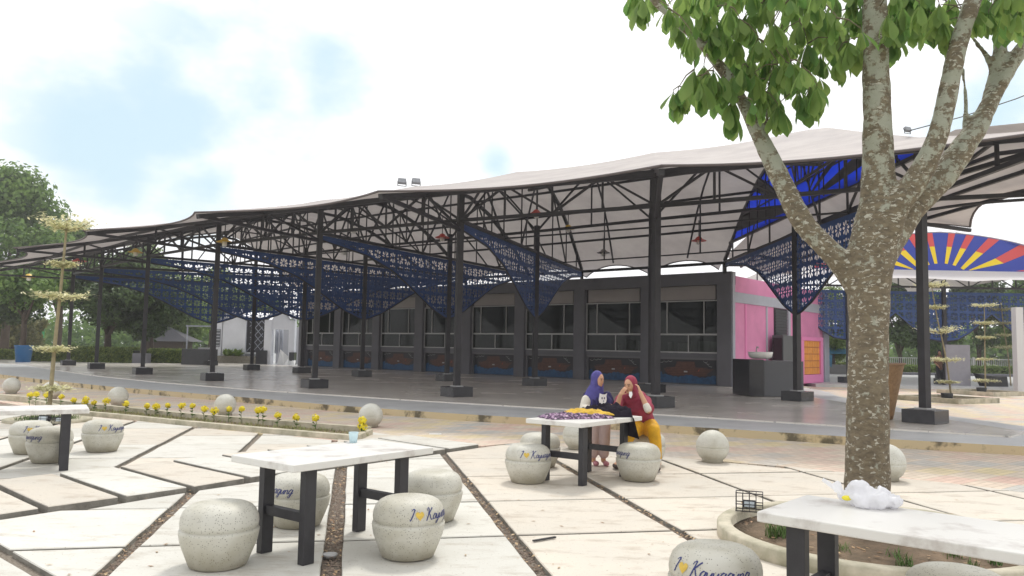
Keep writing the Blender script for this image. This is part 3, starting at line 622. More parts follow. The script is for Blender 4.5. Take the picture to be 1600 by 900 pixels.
for i, fr in enumerate(FR):
    t = empty('radial_truss', (Fp[i].x, Fp[i].y, 0)); put(t, can); inv = Matrix.Translation((-Fp[i].x, -Fp[i].y, 0))
    def add(nm, p, q, ww):
        if (p - q).length < .12: return
        o = MB().bar(p, q, ww).build(nm, M_black, t); o.matrix_parent_inverse = inv
    top = MB(); pts = [fr.at(fr.par(v), -.13) for v in (0.02, .5, 1, 1.35, 1.7, 2, 2.22, 2.45, 2.68, 2.86, 3.0)]
    for p, q in zip(pts, pts[1:]): top.bar(p, q, .11, .13)
    o = top.build('top_chord', M_black, t); o.matrix_parent_inverse = inv
    zb = 5.27
    add('bottom_chord', fr.lv(0, zb), fr.lv(fr.s[3], zb), .10)
    add('front_brace', fr.lv(0, 5.0), fr.at(fr.par(.05), -.14), .09)
    add('front_strut', fr.lv(fr.par(.5), 5.08), fr.at(fr.par(.5), -.12), .06)
    add('front_strut', fr.lv(fr.par(.98), 5.05), fr.at(fr.par(.5), -.12), .06)
    st = [1, 1.25, 1.5, 1.75, 2.0, 2.3, 2.6, 2.85]
    for k, v in enumerate(st):
        x = fr.par(v)
        if k: add('vertical_strut', fr.lv(x, zb), fr.at(x, -.12), .05)
        if k < len(st) - 1:
            y = fr.par(st[k + 1])
            if k == 1 or k == 5: add('diagonal_strut', fr.at(x, -.12), fr.lv(y, zb), .055)
            elif k in (0, 3): add('diagonal_strut', fr.lv(x, zb), fr.at(y, -.12), .055)

# perforated blue lattice with eight petalled flower cut-outs
M_lat = mat('blue_perforated_sheet', (.024, .075, .25), .55, var=.3, vscale=1.2)
def flower_tile(S_=.46):
    """quads in local (x, y) on a square tile, leaving eight petal shaped holes"""
    quads = []; h = S_ / 2
    def sq(a):       # square boundary at angle
        c, s_ = math.cos(a), math.sin(a); k = h / max(abs(c), abs(s_)); return (c * k, s_ * k)
    for k in range(8):
        a = k * math.pi / 4; a0, a1 = a - math.pi / 8, a + math.pi / 8
        rad = .46 * S_ if k % 2 == 0 else .50 * S_
        P = lambda r, t: (r * math.cos(t), r * math.sin(t))
        r0 = .05 * S_
        hole = [P(r0 + .02 * S_, a), P(.26 * S_, a - .31), P(rad * .86, a - .25), P(rad * .97, a), P(rad * .86, a + .25), P(.26 * S_, a + .31)]
        outer = [P(0, a), P(.30 * S_, a0), sq(a0), sq(a), sq(a1), P(.30 * S_, a1)]
        for j in range(6):
            quads.append((outer[j], outer[(j + 1) % 6], hole[(j + 1) % 6], hole[j]))
    return quads
TILE = flower_tile()
ARCH = [(0, 2.8), (.3, 2.85), (1.2, 3.15), (2.1, 3.6), (3.0, 4.05), (3.9, 4.45), (5.4, 4.85), (8, 5.12)]
def lattice(P, s0, s1, sc, ztop, name, parent, arch=ARCH, zoff=0.0):
    """P(s, z) -> world point"""
    mb = MB(); T_ = .46; n = int((s1 - s0) / T_) + 1
    for i in range(n):
        for j in range(7):
            cx = s0 + (i + .5) * T_; cz = ztop - .09 - (j + .5) * T_
            if cz + T_ / 2 < arch[0][1]: continue
            for q in TILE:
                xs = [cx + p[0] for p in q]; zs = [cz + p[1] for p in q]; mx_ = sum(xs) / 4; mz = sum(zs) / 4
                if mx_ < s0 or mx_ > s1: continue
                lo = interp(abs(mx_ - sc), arch)
                if mz < lo - .03: continue
                mb.add([P(x, max(z, interp(abs(x - sc), arch) - .05)) for x, z in zip(xs, zs)], [(0, 1, 2, 3)])
    m_ = 60; top = [P(lerp(s0, s1, k / m_), ztop) for k in range(m_ + 1)]; t2 = [P(lerp(s0, s1, k / m_), ztop - .09) for k in range(m_ + 1)]
    lo1 = [P(x, interp(abs(x - sc), arch) - .06) for x in (lerp(s0, s1, k / m_) for k in range(m_ + 1))]
    lo2 = [P(x, min(ztop - .1, interp(abs(x - sc), arch) + .05)) for x in (lerp(s0, s1, k / m_) for k in range(m_ + 1))]
    for A, B in ((top, t2), (lo2, lo1)):
        mb.add(A + B, [(k, k + 1, m_ + 2 + k, m_ + 1 + k) for k in range(m_)])
    o = mb.build(name, M_lat); sol = o.modifiers.new('th', 'SOLIDIFY'); sol.thickness = .012
    put(o, parent); 
    fr_ = MB(); fr_.tube(lo1, .03, 5); f = fr_.build('arch_tube', M_black, o); f.matrix_parent_inverse = Matrix.Identity(4)
    return o
for i, fr in enumerate(FR):
    sB = fr.s[2]
    lattice(lambda x, z, fr=fr: fr.lv(x, z), .1, fr.s[3] - .1, sB, 5.2, 'lattice_panel', can)

# blue sunburst gable on the end frame
M_blue = mat('blue_gable_sheet', (.012, .055, .75), .5, trans=.55)
M_blueD = mat('blue_gable_front', (.03, .06, .42), .45, trans=.2)
fr = FR[7]
zb = 5.93; sA = -1.2; sZ = lerp(fr.s[2], fr.s[3], .88)
mb = MB(); n = 40; tops = []; bots = []
for k in range(n + 1):
    x = lerp(sA, sZ, k / n); tops.append(fr.at(x, -.17)); bots.append(fr.lv(x, min(zb, fr.z(x) - .18)))
mb.add(tops + bots, [(k, k + 1, n + 2 + k, n + 1 + k) for k in range(n)])
gab = put(mb.build('gable_sheet', M_blue), can)
scn = lerp(sA, sZ, .48)
off = Vector((-.05, 0, 0))
rays = MB()
for k in range(13):
    a0 = math.pi * (k + .18) / 13; a1 = math.pi * (k + .62) / 13
    poly = []
    for a, r0 in ((a0, .75), (a1, .75)):
        d = (math.cos(a), math.sin(a)); r = r0
        while r < 9:
            x = scn + d[0] * r; z = zb + d[1] * r
            if x < sA + .2 or x > sZ - .2 or z > fr.z(x) - .2: break
            r += .08
        poly.append(((scn + d[0] * r0, zb + d[1] * r0), (scn + d[0] * r, zb + d[1] * r)))
    (i0, o0), (i1, o1) = poly
    if math.hypot(o0[0] - i0[0], o0[1] - i0[1]) < .3 or math.hypot(o1[0] - i1[0], o1[1] - i1[1]) < .3: continue
    rays.add([fr.lv(p[0], p[1]) + off for p in (i0, o0, o1, i1)], [(0, 1, 2, 3)])
rb = rays.build('sunburst_ray_shadows', M_black, gab); rb.matrix_parent_inverse = Matrix.Identity(4)  # dark shapes put in for the shade of opaque rays on the backlit sheet
gb = MB()
for k in range(1, 16):
    x = lerp(sA, sZ, k / 16)
    if fr.z(x) - zb > .3: gb.bar(fr.lv(x, zb) + off * 2, fr.at(x, -.17) + off * 2, .03)
gb.bar(fr.lv(sA, zb) + off, fr.lv(sZ, zb) + off, .09)
for f_ in (.33, .62): 
    zz = zb + f_ * 2.3; xs = [lerp(sA, sZ, k / 60) for k in range(61) if fr.z(lerp(sA, sZ, k / 60)) - .2 > zz]
    if xs: gb.bar(fr.lv(xs[0], zz) + off * 2, fr.lv(xs[-1], zz) + off * 2, .04)
g2 = gb.build('gable_studs', M_black, gab); g2.matrix_parent_inverse = Matrix.Identity(4)

# skirt roof beyond the end frame with pulled-out tips
K = [Vector((13.6, 10.6, 5.15)), Vector((12.95, 15.6, 5.12)), Vector((12.25, 20.9, 5.05)), Vector((11.95, 24.9, 5.0)), Vector((12.2, 30, 5.0)), Vector((12.4, 34, 5.0))]
IN = [Vector((9.0, 11.75, 5.3)), Vector((8.9, 15.6, 6.15)), Vector((8.85, 20.3, 6.15)), Vector((8.8, 24.5, 6.15)), Vector((8.8, 28.5, 6.05)), Vector((8.8, 32.3, 5.5))]
for i in range(5):
    rows = []
    for k in range(13):
        u = k / 12; q = 4 * u * (1 - u); a = IN[i].lerp(IN[i + 1], u); b = K[i].lerp(K[i + 1], u); b = b.lerp(a, .30 * q)
        rows.append([a.lerp(b, w_ / 6) - Vector((0, 0, .22 * math.sin(math.pi * w_ / 6))) for w_ in range(7)])
    mb = MB(); mb.add([p for r in rows for p in r], [(i_ * 7 + j, i_ * 7 + j + 1, (i_ + 1) * 7 + j + 1, (i_ + 1) * 7 + j) for i_ in range(12) for j in range(6)], 0, True)
    sk = put(mb.build('skirt_panel', M_roof), can)
    e_ = MB().tube([r[-1] for r in rows], .03, 6).build('edge_cable', M_edge, sk); e_.matrix_parent_inverse = Matrix.Identity(4)
    a, b = IN[i].lerp(K[i], .6) - Vector((0, 0, .3)), IN[i + 1].lerp(K[i + 1], .6) - Vector((0, 0, .3))
    put(MB().bar(a, b, .08).build('purlin', M_black), can)
    a, b = IN[i].lerp(K[i], .2) - Vector((0, 0, .28)), IN[i + 1].lerp(K[i + 1], .2) - Vector((0, 0, .28))
    put(MB().bar(a, b, .08).build('purlin', M_black), can)
for i, (s_, lowz) in enumerate(((Vector((8.8, 16.82)), 4.95), (Vector((8.7, 20.3)), 5.25), (Vector((8.6, 23.73)), 4.95), (Vector((8.75, 29)), 5.2))):
    k = K[i + 1]
    put(MB().bar((s_.x, s_.y, lowz), k + Vector((0, 0, -.1)), .09).build('bracket_arm', M_black), can)
    cv = [Vector((s_.x, s_.y, lowz - .25)), Vector((lerp(s_.x, k.x, .25), lerp(s_.y, k.y, .25), lowz - .12)), Vector((lerp(s_.x, k.x, .6), lerp(s_.y, k.y, .6), lowz - .05))]
    put(MB().tube(catmull(cv, 4), .035, 6).build('bracket_arm', M_black), can)
# front chord under the skirt, from the end column towards the front tip
put(MB().bar((8.8, 16.82, 5.27), (9.9, 12.1, 5.35), .09).build('front_brace', M_black), can)
put(MB().bar((10.4, 22.8, 5.45), (10.8, 11.5, 5.45), .09).build('purlin', M_black), can)

# lamps under the canopy
lamp_cols = {'red': mat('red_lamp_shade', (.62, .08, .06), .45), 'yellow': mat('yellow_lamp_shade', (.70, .45, .06), .45), 'cream': mat('cream_lamp_shade', (.66, .58, .40), .45), 'grey': mat('grey_lamp_shade', (.22, .20, .19), .5)}
M_bulb = mat('white_bulb_glass', (.85, .84, .8), .3)
lamps = [(124, 408, 43.3, 'red', 'under the far left end of the canopy'), (212, 394, 33.2, 'yellow', 'left of the third column'), (351, 378, 29.0, 'yellow', 'beside the fourth column'),
         (691, 371, 32.2, 'red', 'left of the fifth front column top'), (838, 334, 29.4, 'red', 'above the thin column right of centre'), (888, 357, 33.5, 'yellow', 'between two red lamps right of centre'),
         (943, 395, 34.5, 'grey', 'low near the rear edge over the windows'), (1092, 376, 31, 'red', 'right of the thick double column'), (1243, 304, 23.2, 'cream', 'on the column in front of the blue gable'), (45, 433, 47, 'yellow', 'at the far left in front of the trees')]
for px, py, Y, col, where in lamps:
    p = atdepth(px, py, Y); r_ = .30 if Y < 36 else .38
    e = empty('hanging_lamp', p); tag(e, '%s pagoda shaped lamp shade hanging %s' % (col, where), 'lamp', 'lamps hanging under the canopy')
    MB().lathe([(.03, r_ * .55), (r_ * .35, r_ * .42), (r_ * .5, r_ * .2), (r_, 0), (r_ * .97, -.02), (r_ * .4, .02), (.02, .03)], n=20).build('lamp_shade', lamp_cols[col], e)
    MB().lathe([(r_ * .3, .02), (r_ * .3, -r_ * .45), (r_ * .2, -r_ * .55)], n=14).build('bulb', M_bulb, e)
    MB().bar((0, 0, r_ * .5), (0, 0, .9), .03).build('rod', M_black, e)
for px, py, Y, w_ in ((552, 359, 31, 'near the fifth front column'), (538, 393, 36, 'deeper in, lower left of the other bulb')):
    p = atdepth(px, py, Y); e = empty('bulb_lamp', p); tag(e, 'bare white bulb lamp among the trusses %s' % w_, 'lamp')
    MB().lathe([(.05, .15), (.10, .08), (.13, -.05), (.08, -.15)], n=14).build('bulb', M_bulb, e); MB().bar((0, 0, .12), (0, 0, .8), .03).build('rod', M_black, e)

# floodlights on the roof
def floodlight(loc, rz, label, sc=.85):
    e = empty('floodlight', loc, rz); e.scale = (sc,) * 3; tag(e, label, 'floodlight')
    MB().box((0, 0, .35), (.55, .25, .35), M=Matrix.Rotation(R(-25), 3, 'X')).build('housing', mat('grey_lamp_housing', (.25, .26, .28), .5), e)
    MB().bar((-.3, 0, 0), (-.3, 0, .35), .04).bar((.3, 0, 0), (.3, 0, .35), .04).bar((-.3, 0, .02), (.3, 0, .02), .04).build('bracket', M_black, e)
for px, py, Y, w_ in ((628, 291, 33.6, 'left one of two on the roof ridge'), (650, 291, 33.4, 'right one of two on the roof ridge'), (1418, 209, 17.2, 'behind the tree where the overhead wire ends')):
    floodlight(atdepth(px, py, Y), R(20), 'small grey floodlight, ' + w_, .28 if px > 1000 else .62)
a = atdepth(1418, 205, 17.2); b = atdepth(1680, 118, 16)
tag(MB().tube([a, a.lerp(b, .33) - Vector((0, 0, .08)), a.lerp(b, .66) - Vector((0, 0, .08)), b], .012, 5).build('overhead_wire', M_black), 'thin overhead wire crossing the sky behind the big tree', 'wire')

# ------------------------------------------------------------------ long building
def wp(t, d=0, z=0): p = WA + WD * t + WN * d; return Vector((p.x, p.y, z))   # t along the front, d towards the viewer
ANG = math.atan2(WD.y, WD.x)
bl = empty('kiosk_building', wp(0)); tag(bl, 'long dark grey building with glazed bays, murals and a pink side wall', 'building')
def wbox(t0, t1, d0, d1, z0, z1, name, m_, parent=bl):
    c = wp((t0 + t1) / 2, (d0 + d1) / 2, (z0 + z1) / 2); o = MB().box(c, (abs(t1 - t0), abs(d1 - d0), z1 - z0), rz=ANG).build(name, m_)
    return put(o, parent)
def sub(o, parent): o.parent = parent; return o
nb = 8; bay = 3.635; HT = 4.88
wbox(-.0, .62, -.2, .16, .171, 4.36, 'pillar', M_dkgrey)
for k in range(1, nb + 1): wbox(k * bay - .02, k * bay + .60, -.2, .16, .171, 4.36, 'pillar', M_dkgrey)
wbox(-.02, nb * bay + .7, -.25, .19, 4.36, HT, 'parapet', M_dkgrey)
wbox(0, nb * bay + .6, -.22, .0, 1.31, 1.50, 'sill_band', M_dkgrey)
M_glass = bpy.data.materials.new('dark_window_glass'); M_glass.use_nodes = True
t_ = M_glass.node_tree; b_ = t_.nodes['Principled BSDF']; b_.inputs['Base Color'].default_value = (.012, .016, .012, 1); b_.inputs['Roughness'].default_value = .06; b_.inputs['Specular IOR Level'].default_value = .5
tr_ = t_.nodes.new('ShaderNodeBsdfTransparent'); tr_.inputs[0].default_value = (.6, .65, .6, 1); mx_ = t_.nodes.new('ShaderNodeMixShader'); mx_.inputs[0].default_value = .55
t_.links.new(b_.outputs[0], mx_.inputs[1]); t_.links.new(tr_.outputs[0], mx_.inputs[2]); t_.links.new(mx_.outputs[0], t_.nodes['Material Output'].inputs[0])
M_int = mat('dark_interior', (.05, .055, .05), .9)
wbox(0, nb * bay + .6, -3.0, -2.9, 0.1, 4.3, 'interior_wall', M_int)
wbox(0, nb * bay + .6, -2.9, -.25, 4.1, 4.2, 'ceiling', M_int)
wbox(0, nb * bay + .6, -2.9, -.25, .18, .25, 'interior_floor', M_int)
# side and roof
M_mbg = mat('mural_black', (.02, .02, .025), .5); M_mship = mat('mural_brown', (.11, .045, .03), .55, var=.35, vscale=8); M_mplank = mat('mural_brown_light', (.17, .07, .045), .55, var=.3, vscale=8)
M_mblue = mat('mural_blue', (.02, .10, .24), .55, var=.45, vscale=7); M_mwht = mat('mural_white', (.5, .5, .5), .5); M_mred = mat('mural_red_mark', (.5, .07, .03), .5)
def mural_mesh(w, h):
    mb = MB(); Y = lambda k: -.004 * k
    def P(pts, mi, k): mb.add([(x, Y(k), z) for x, z in pts], [tuple(range(len(pts)))], mi)
    P([(0, 0), (w, 0), (w, h), (0, h)], 0, 0)
    hull = [(.24 * w, .30 * h), (.80 * w, .30 * h), (.90 * w, .5 * h), (.97 * w, .62 * h), (.80 * w, .60 * h), (.76 * w, .66 * h), (.28 * w, .66 * h), (.20 * w, .58 * h), (.10 * w, .60 * h), (.13 * w, .45 * h)]
    mb.add([(x, Y(1), z) for x, z in hull], [t for t in tessellate_polygon([[Vector((x, z, 0)) for x, z in hull]])], 1)
    P([(.30 * w, .66 * h), (.66 * w, .66 * h), (.64 * w, .90 * h), (.34 * w, .88 * h)], 1, 1)
    for k in range(5):
        z = (.34 + .07 * k) * h; P([((.14 + .02 * (k % 2)) * w, z), (.86 * w, z + .01 * h), (.86 * w, z + .032 * h), (.15 * w, z + .022 * h)], 2, 2)
    for k in range(4):
        z = (.70 + .055 * k) * h; P([(.33 * w, z), (.64 * w, z), (.64 * w, z + .022 * h), (.33 * w, z + .022 * h)], 2, 2)
    P([(.46 * w, .45 * h), (.52 * w, .45 * h), (.52 * w, .51 * h), (.46 * w, .51 * h)], 4, 3)
    P([(.70 * w, .52 * h), (.73 * w, .62 * h), (.715 * w, .50 * h)], 5, 3)
    n = 46; pts = []
    for k in range(n + 1):
        x = w * k / n; z = h * (.27 + .05 * abs(math.sin(k * .75)) + .05 * math.sin(k * .31) + (.1 if k < 4 else 0)); pts.append((x, z))
    mb.add([(x, Y(3), z) for x, z in pts] + [(x, Y(3), 0.0) for x, z in pts], [(k, k + 1, n + 2 + k, n + 1 + k) for k in range(n)], 3)
    for cx, cz, rr, a0, a1 in ((.06, .92, .06, 180, 380), (.15, .93, .05, 160, 360), (.22, .95, .05, 200, 400), (.83, .95, .05, 120, 330), (.93, .86, .10, 180, 275), (.87, .9, .06, 170, 300)):
        q = [(cx * w + rr * h * 2 * math.cos(R(a0 + (a1 - a0) * k / 10)), cz * h + rr * h * 1.6 * math.sin(R(a0 + (a1 - a0) * k / 10))) for k in range(11)]
        for (x0, z0), (x1, z1) in zip(q, q[1:]): 
            x0, x1 = min(max(x0, 0), w), min(max(x1, 0), w); z0, z1 = min(z0, h - .02), min(z1, h - .02)
            mb.add([(x0, Y(4), z0), (x1, Y(4), z1), (x1, Y(4), z1 + .014), (x0, Y(4), z0 + .014)], [(0, 1, 2, 3)], 4)
    return mb
mural_me = mural_mesh(2.72, 1.02).mesh('mural', [M_mbg, M_mship, M_mplank, M_mblue, M_mwht, M_mred])
M_frlight = mat('grey_mural_frame', (.17, .17, .18), .6)
# frames viewed from outside: t decreases to the viewer's right
for k in range(nb):
    t0 = k * bay + .62; t1 = (k + 1) * bay - .02
    wbox(t0 + .12, t1 - .12, -.06, .02, 3.76, 4.34, 'fascia_board', M_beige)
    wbox(t0, t0 + .10, -.1, -.04, 3.74, 4.36, 'fascia_post', M_black); wbox(t1 - .10, t1, -.1, -.04, 3.74, 4.36, 'fascia_post', M_black)
    wd = empty('window', wp(t0, 0)); put(wd, bl)
    fm = MB(); 
    def fb(mbb, ta, tb, za, zb_, w=.045):
        c = wp((ta + tb) / 2, -.02, (za + zb_) / 2); mbb.box(c, (max(abs(ta - tb), w), .05, max(abs(za - zb_), w)), rz=ANG)
    fb(fm, t0, t1, 3.71, 3.71); fb(fm, t0, t1, 2.29, 2.29, .07); fb(fm, t0, t1, 1.53, 1.53, .05); fb(fm, t0 + .02, t0 + .02, 1.53, 3.71); fb(fm, t1 - .02, t1 - .02, 1.53, 3.71)
    m1, m2 = lerp(t0, t1, .22), lerp(t0, t1, .80); fb(fm, m1, m1, 2.3, 3.7, .035); fb(fm, m2, m2, 2.3, 3.7, .035); mm_ = lerp(t0, t1, .46); fb(fm, mm_, mm_, 1.54, 2.28, .035)
    o = fm.build('frame', M_frame, wd); o.matrix_parent_inverse = (Matrix.Translation(wp(t0, 0))).inverted()
    for ta, tb, za, zc in ((t0, m1, 2.3, 3.7), (m1, m2, 2.3, 3.7), (m2, t1, 2.3, 3.7), (t0, mm_, 1.54, 2.28), (mm_, t1, 1.54, 2.28)):
        c = wp((ta + tb) / 2, -.05, (za + zc) / 2)
        o = MB().box(c, (tb - ta - .02, .008, zc - za), rz=ANG).build('pane', M_glass, wd); o.matrix_parent_inverse = (Matrix.Translation(wp(t0, 0))).inverted()
    # mural recess
    wbox(t0, t1, -.30, -.16, .171, 1.31, 'recess_wall', M_dkgrey)
    me = bpy.data.objects.new('mural', mural_me); C.objects.link(me)
    me.matrix_world = Matrix.Translation(wp(t1 - .1, -.13, .22)) @ Matrix.Rotation(ANG + math.pi, 4, 'Z')
    put(me, bl)
    fr2 = MB()
    fb2 = lambda ta, tb, za, zb_, w=.09: fr2.box(wp((ta + tb) / 2, -.08, (za + zb_) / 2), (max(abs(ta - tb), w), .1, max(abs(za - zb_), w)), rz=ANG)
    fb2(t0, t1, 1.265, 1.265); fb2(t0 + .045, t0 + .045, .172, 1.215); fb2(t1 - .045, t1 - .045, .172, 1.215)
    put(fr2.build('mural_frame', M_frlight), bl)
for (k, frac, w_, hh) in ((0, .1, .38, .5), (0, .27, .5, .52), (0, .52, .1, .4), (0, .62, .45, .42), (0, .83, .2, .46), (1, .08, .3, .5), (1, .25, .42, .5), (1, .46, .12, .3)):
    t0 = k * bay + .62
    c = wp(t0 + frac * 2.9, -.35, 1.5 + hh / 2); o = bevel(MB().box(c, (w_, .2, hh), rz=ANG).build('carton', M_wht), .02)
    tag(o, 'white carton inside the %s window bay from the pink corner, %s' % ('first' if k == 0 else 'second', {.1: 'rightmost', .27: 'wide one near the right', .52: 'narrow one in the middle', .62: 'wide, left of middle', .83: 'leftmost', .08: 'at its right edge', .25: 'wide one beside the mullion', .46: 'narrow one'}[frac]), 'carton', 'white cartons behind the glass')
# pink side wall along the +x side
SD = -WN
def sp(t, d=0, z=0): p = WA + SD * t - WD * d; return Vector((p.x, p.y, z))   # t backwards, d outwards (to the right)
ANG2 = math.atan2(SD.y, SD.x)
def sbox(t0, t1, d0, d1, z0, z1, name, m_, parent=bl):
    c = sp((t0 + t1) / 2, (d0 + d1) / 2, (z0 + z1) / 2); return put(MB().box(c, (t1 - t0, abs(d1 - d0), z1 - z0), rz=ANG2).build(name, m_), parent)
sbox(.1, 10.8, -.2, .02, 0, 4.72, 'side_wall', M_pink)
sbox(-.1, .12, -.1, .06, .0, 4.86, 'corner_pillar', M_ltgrey)
sbox(.121, 10.8, .021, .06, 3.62, 4.05, 'wall_band', M_ltgrey)
sbox(10.8, 11.5, -.25, .12, 0, 4.78, 'corner_pillar', M_ltgrey)
for t in (1.15, 3.4): sbox(t, t + .16, .021, .045, .172 if t < 2 else .6, 3.6, 'wall_strip', M_ltgrey if t > 2 else M_pinkfr)
sbox(5.9, 6.15, .022, .10, .9, 3.6, 'wall_strip', M_ltgrey)
# louvre window
lw = empty('louvre_window', sp(4.5)); put(lw, bl)
o = sub(MB().box(sp(5.05, .03, 2.5), (1.5, .06, 2.2), rz=ANG2).build('frame', M_black), lw); o.matrix_parent_inverse = Matrix.Translation(sp(4.5)).inverted()
for k in range(16):
    o = sub(MB().box(sp(5.05, .09, 1.5 + k * .13), (1.4, .012, .12), M=Matrix.Rotation(ANG2, 3, 'Z') @ Matrix.Rotation(R(25), 3, 'X')).build('slat', mat('louvre_glass', (.07, .075, .08), .3), lw), lw); o.matrix_parent_inverse = Matrix.Translation(sp(4.5)).inverted()
# back wall & roof of the building
wbox(-.1, nb * bay + .6, -11, -10.8, 0, 4.7, 'back_wall', M_ltgrey)
wbox(.3, nb * bay + .6, -10.8, -.3, 4.5, 4.6, 'flat_roof', M_ltgrey)
wbox(nb * bay + .4, nb * bay + .6, -10.8, -.2, 0, 4.5, 'end_wall', M_ltgrey)

# orange grid board in a pink frame
ob = empty('orange_board', sp(7.9, .2)); tag(ob, 'orange slatted board in a pink frame standing against the pink wall', 'board')
def own(o, par): o.parent = par; o.matrix_parent_inverse = Matrix.Translation(par.location).inverted(); return o
for z, hh in ((.35, .4), (2.28, .18)): own(MB().box(sp(8.35, .30, z), (3.0, .12, hh), rz=ANG2).build('frame', M_pinkfr), ob)
for t in (7.0, 9.68): own(MB().box(sp(t, .30, 1.37), (.34, .12, 1.62), rz=ANG2).build('frame', M_pinkfr), ob)
M_or = mat('orange_paint', (.80, .33, .05), .55, var=.2, vscale=4)
for r_ in range(5):
    for c_ in range(7): own(MB().box(sp(7.32 + c_ * .34, .27, .72 + r_ * .33), (.31, .03, .29), rz=ANG2).build('panel', M_or), ob)
own(MB().box(sp(8.35, .24, 1.37), (2.4, .02, 1.62), rz=ANG2).build('backing', mat('dark_orange', (.45, .12, .03), .6)), ob)
# dark cabinet, counter and basin
cb = empty('display_cabinet', sp(3.9, .5)); tag(cb, 'dark grey glazed cabinet standing behind the black counter', 'cabinet')
G_cab = mat('cabinet_grey', (.09, .095, .10), .5)
own(MB().box(sp(4.3, .45, 1.25), (1.3, .5, 2.2), rz=ANG2).build('cabinet_body', G_cab), cb)
own(MB().box(sp(3.62, .45, 1.75), (.04, .40, .95), rz=ANG2).build('pane', mat('cabinet_glass', (.01, .012, .012), .08)), cb)
own(MB().box(sp(3.62, .45, .75), (.05, .42, .6), rz=ANG2).build('shelf_panel', mat('cabinet_dark', (.03, .03, .03), .5)), cb)
cA = ground(1172, 623, .17); 
ct = empty('counter', (8.6, 26.2, .17), R(8)); tag(ct, 'black and grey counter with a white basin, left of the right hand column', 'counter')
bevel(MB().box((-.78, 0, .60), (.5, 1.3, 1.18)).build('counter_side', M_tileblk, ct), .01)
bevel(MB().box((.16, 0, .58), (1.36, 1.26, 1.14)).build('counter_body', mat('counter_grey', (.10, .105, .115), .5), ct), .01)
bs = empty('basin', (8.25, 26.1, 1.375)); tag(bs, 'white oval wash basin on top of the dark counter', 'basin')
MB().lathe([(.26, 0), (.36, .05), (.40, .22), (.385, .23), (.33, .08), (.05, .06)], n=28).build('bowl', M_bulb, bs)
MB().tube([(0, .42, 0), (0, .42, .34), (0, .34, .40), (0, .22, .36)], .02, 8).build('tap', M_frame, bs)

# ------------------------------------------------------------------ white gabled house at far left
wh = empty('white_house', (-20.5, 56, 0)); tag(wh, 'white house with twin gables, diamond grille and arched entrance beyond the canopy', 'house')
def gabled(x0, x1, yf, dep, ze, zr, name):
    mb = MB(); xm = (x0 + x1) / 2
    v = [(x0, yf, 0), (x1, yf, 0), (x1, yf, ze), (xm, yf, zr), (x0, yf, ze)]; w = [(a, yf + dep, c) for a, _, c in v]
    mb.add(v + w, [(0, 1, 2, 3, 4), (9, 8, 7, 6, 5), (0, 5, 6, 1), (1, 6, 7, 2), (2, 7, 8, 3), (3, 8, 9, 4), (4, 9, 5, 0)]); return mb
def X(px, Y): return (px - 800) / F * Y
YH = 55.5
own(gabled(X(349, YH), X(386, YH), YH, 8, 3.2, 4.0, 'g').build('wall', M_white), wh)
own(MB().box(((X(333, YH) + X(350, YH)) / 2, YH + 1, 1.55), (X(350, YH) - X(333, YH), 2, 3.1)).build('wall', M_white), wh)
own(MB().box(((X(385, YH) + X(425, YH)) / 2, YH + .6, 1.5), (X(425, YH) - X(385, YH), .5, 3.3)).build('wall', M_white), wh)
rf = MB(); xa, xb = X(347, YH), X(388, YH); xm = (xa + xb) / 2
for a, b in (((xa, 3.17), (xm, 4.05)), ((xm, 4.05), (xb, 3.17))): rf.bar((a[0], YH - .12, a[1]), (b[0], YH - .12, b[1]), .25, .14)
own(rf.build('roof', M_ltgrey), wh)
gx0, gx1 = X(385, YH) , X(419, YH)
gp = own(MB().box(((gx0 + gx1) / 2, YH + .28, 2.15), (gx1 - gx0, .12, 2.5)).build('grille', M_black), wh)
dg = MB()
for k in range(-3, 5):
    x = gx0 + k * .45
    for s_ in (1, -1):
        p = [(x + u * .4, .9 + u * .46 if s_ > 0 else 3.4 - u * .46) for u in range(7)]
        p = [q for q in p if gx0 <= q[0] <= gx1 and .9 <= q[1] <= 3.4]
        if len(p) > 1: dg.bar((p[0][0], YH + .2, p[0][1]), (p[-1][0], YH + .2, p[-1][1]), .035)
own(dg.build('grille_bars', M_ltgrey), wh)
own(MB().box(((gx0 + gx1) / 2 + .05, YH + .15, .88), (gx1 - gx0 + .2, .3, .1)).build('sill', M_white), wh)
wm = MB()
own(MB().box((X(343, YH), YH - .04, 1.9), (.34, .06, 1.25)).build('window', mat('house_window', (.12, .13, .15), .3)), wh)
for k in range(6): wm.box((X(343, YH), YH - .10, 1.35 + k * .22), (.34, .04, .04))
own(wm.build('window_bars', M_white), wh)
pm = MB()
for k in range(36):
    x = lerp(X(336, YH), X(432, YH), (k + .5) / 36)
    pm.box((x, YH - .42, .33), (.13, .16, .64 + .03 * (k % 3)))
own(pm.build('stone_plinth', mat('stone_plinth', (.22, .20, .16), .9, col2=(.36, .33, .27), vscale=9, bump=.5)), wh)
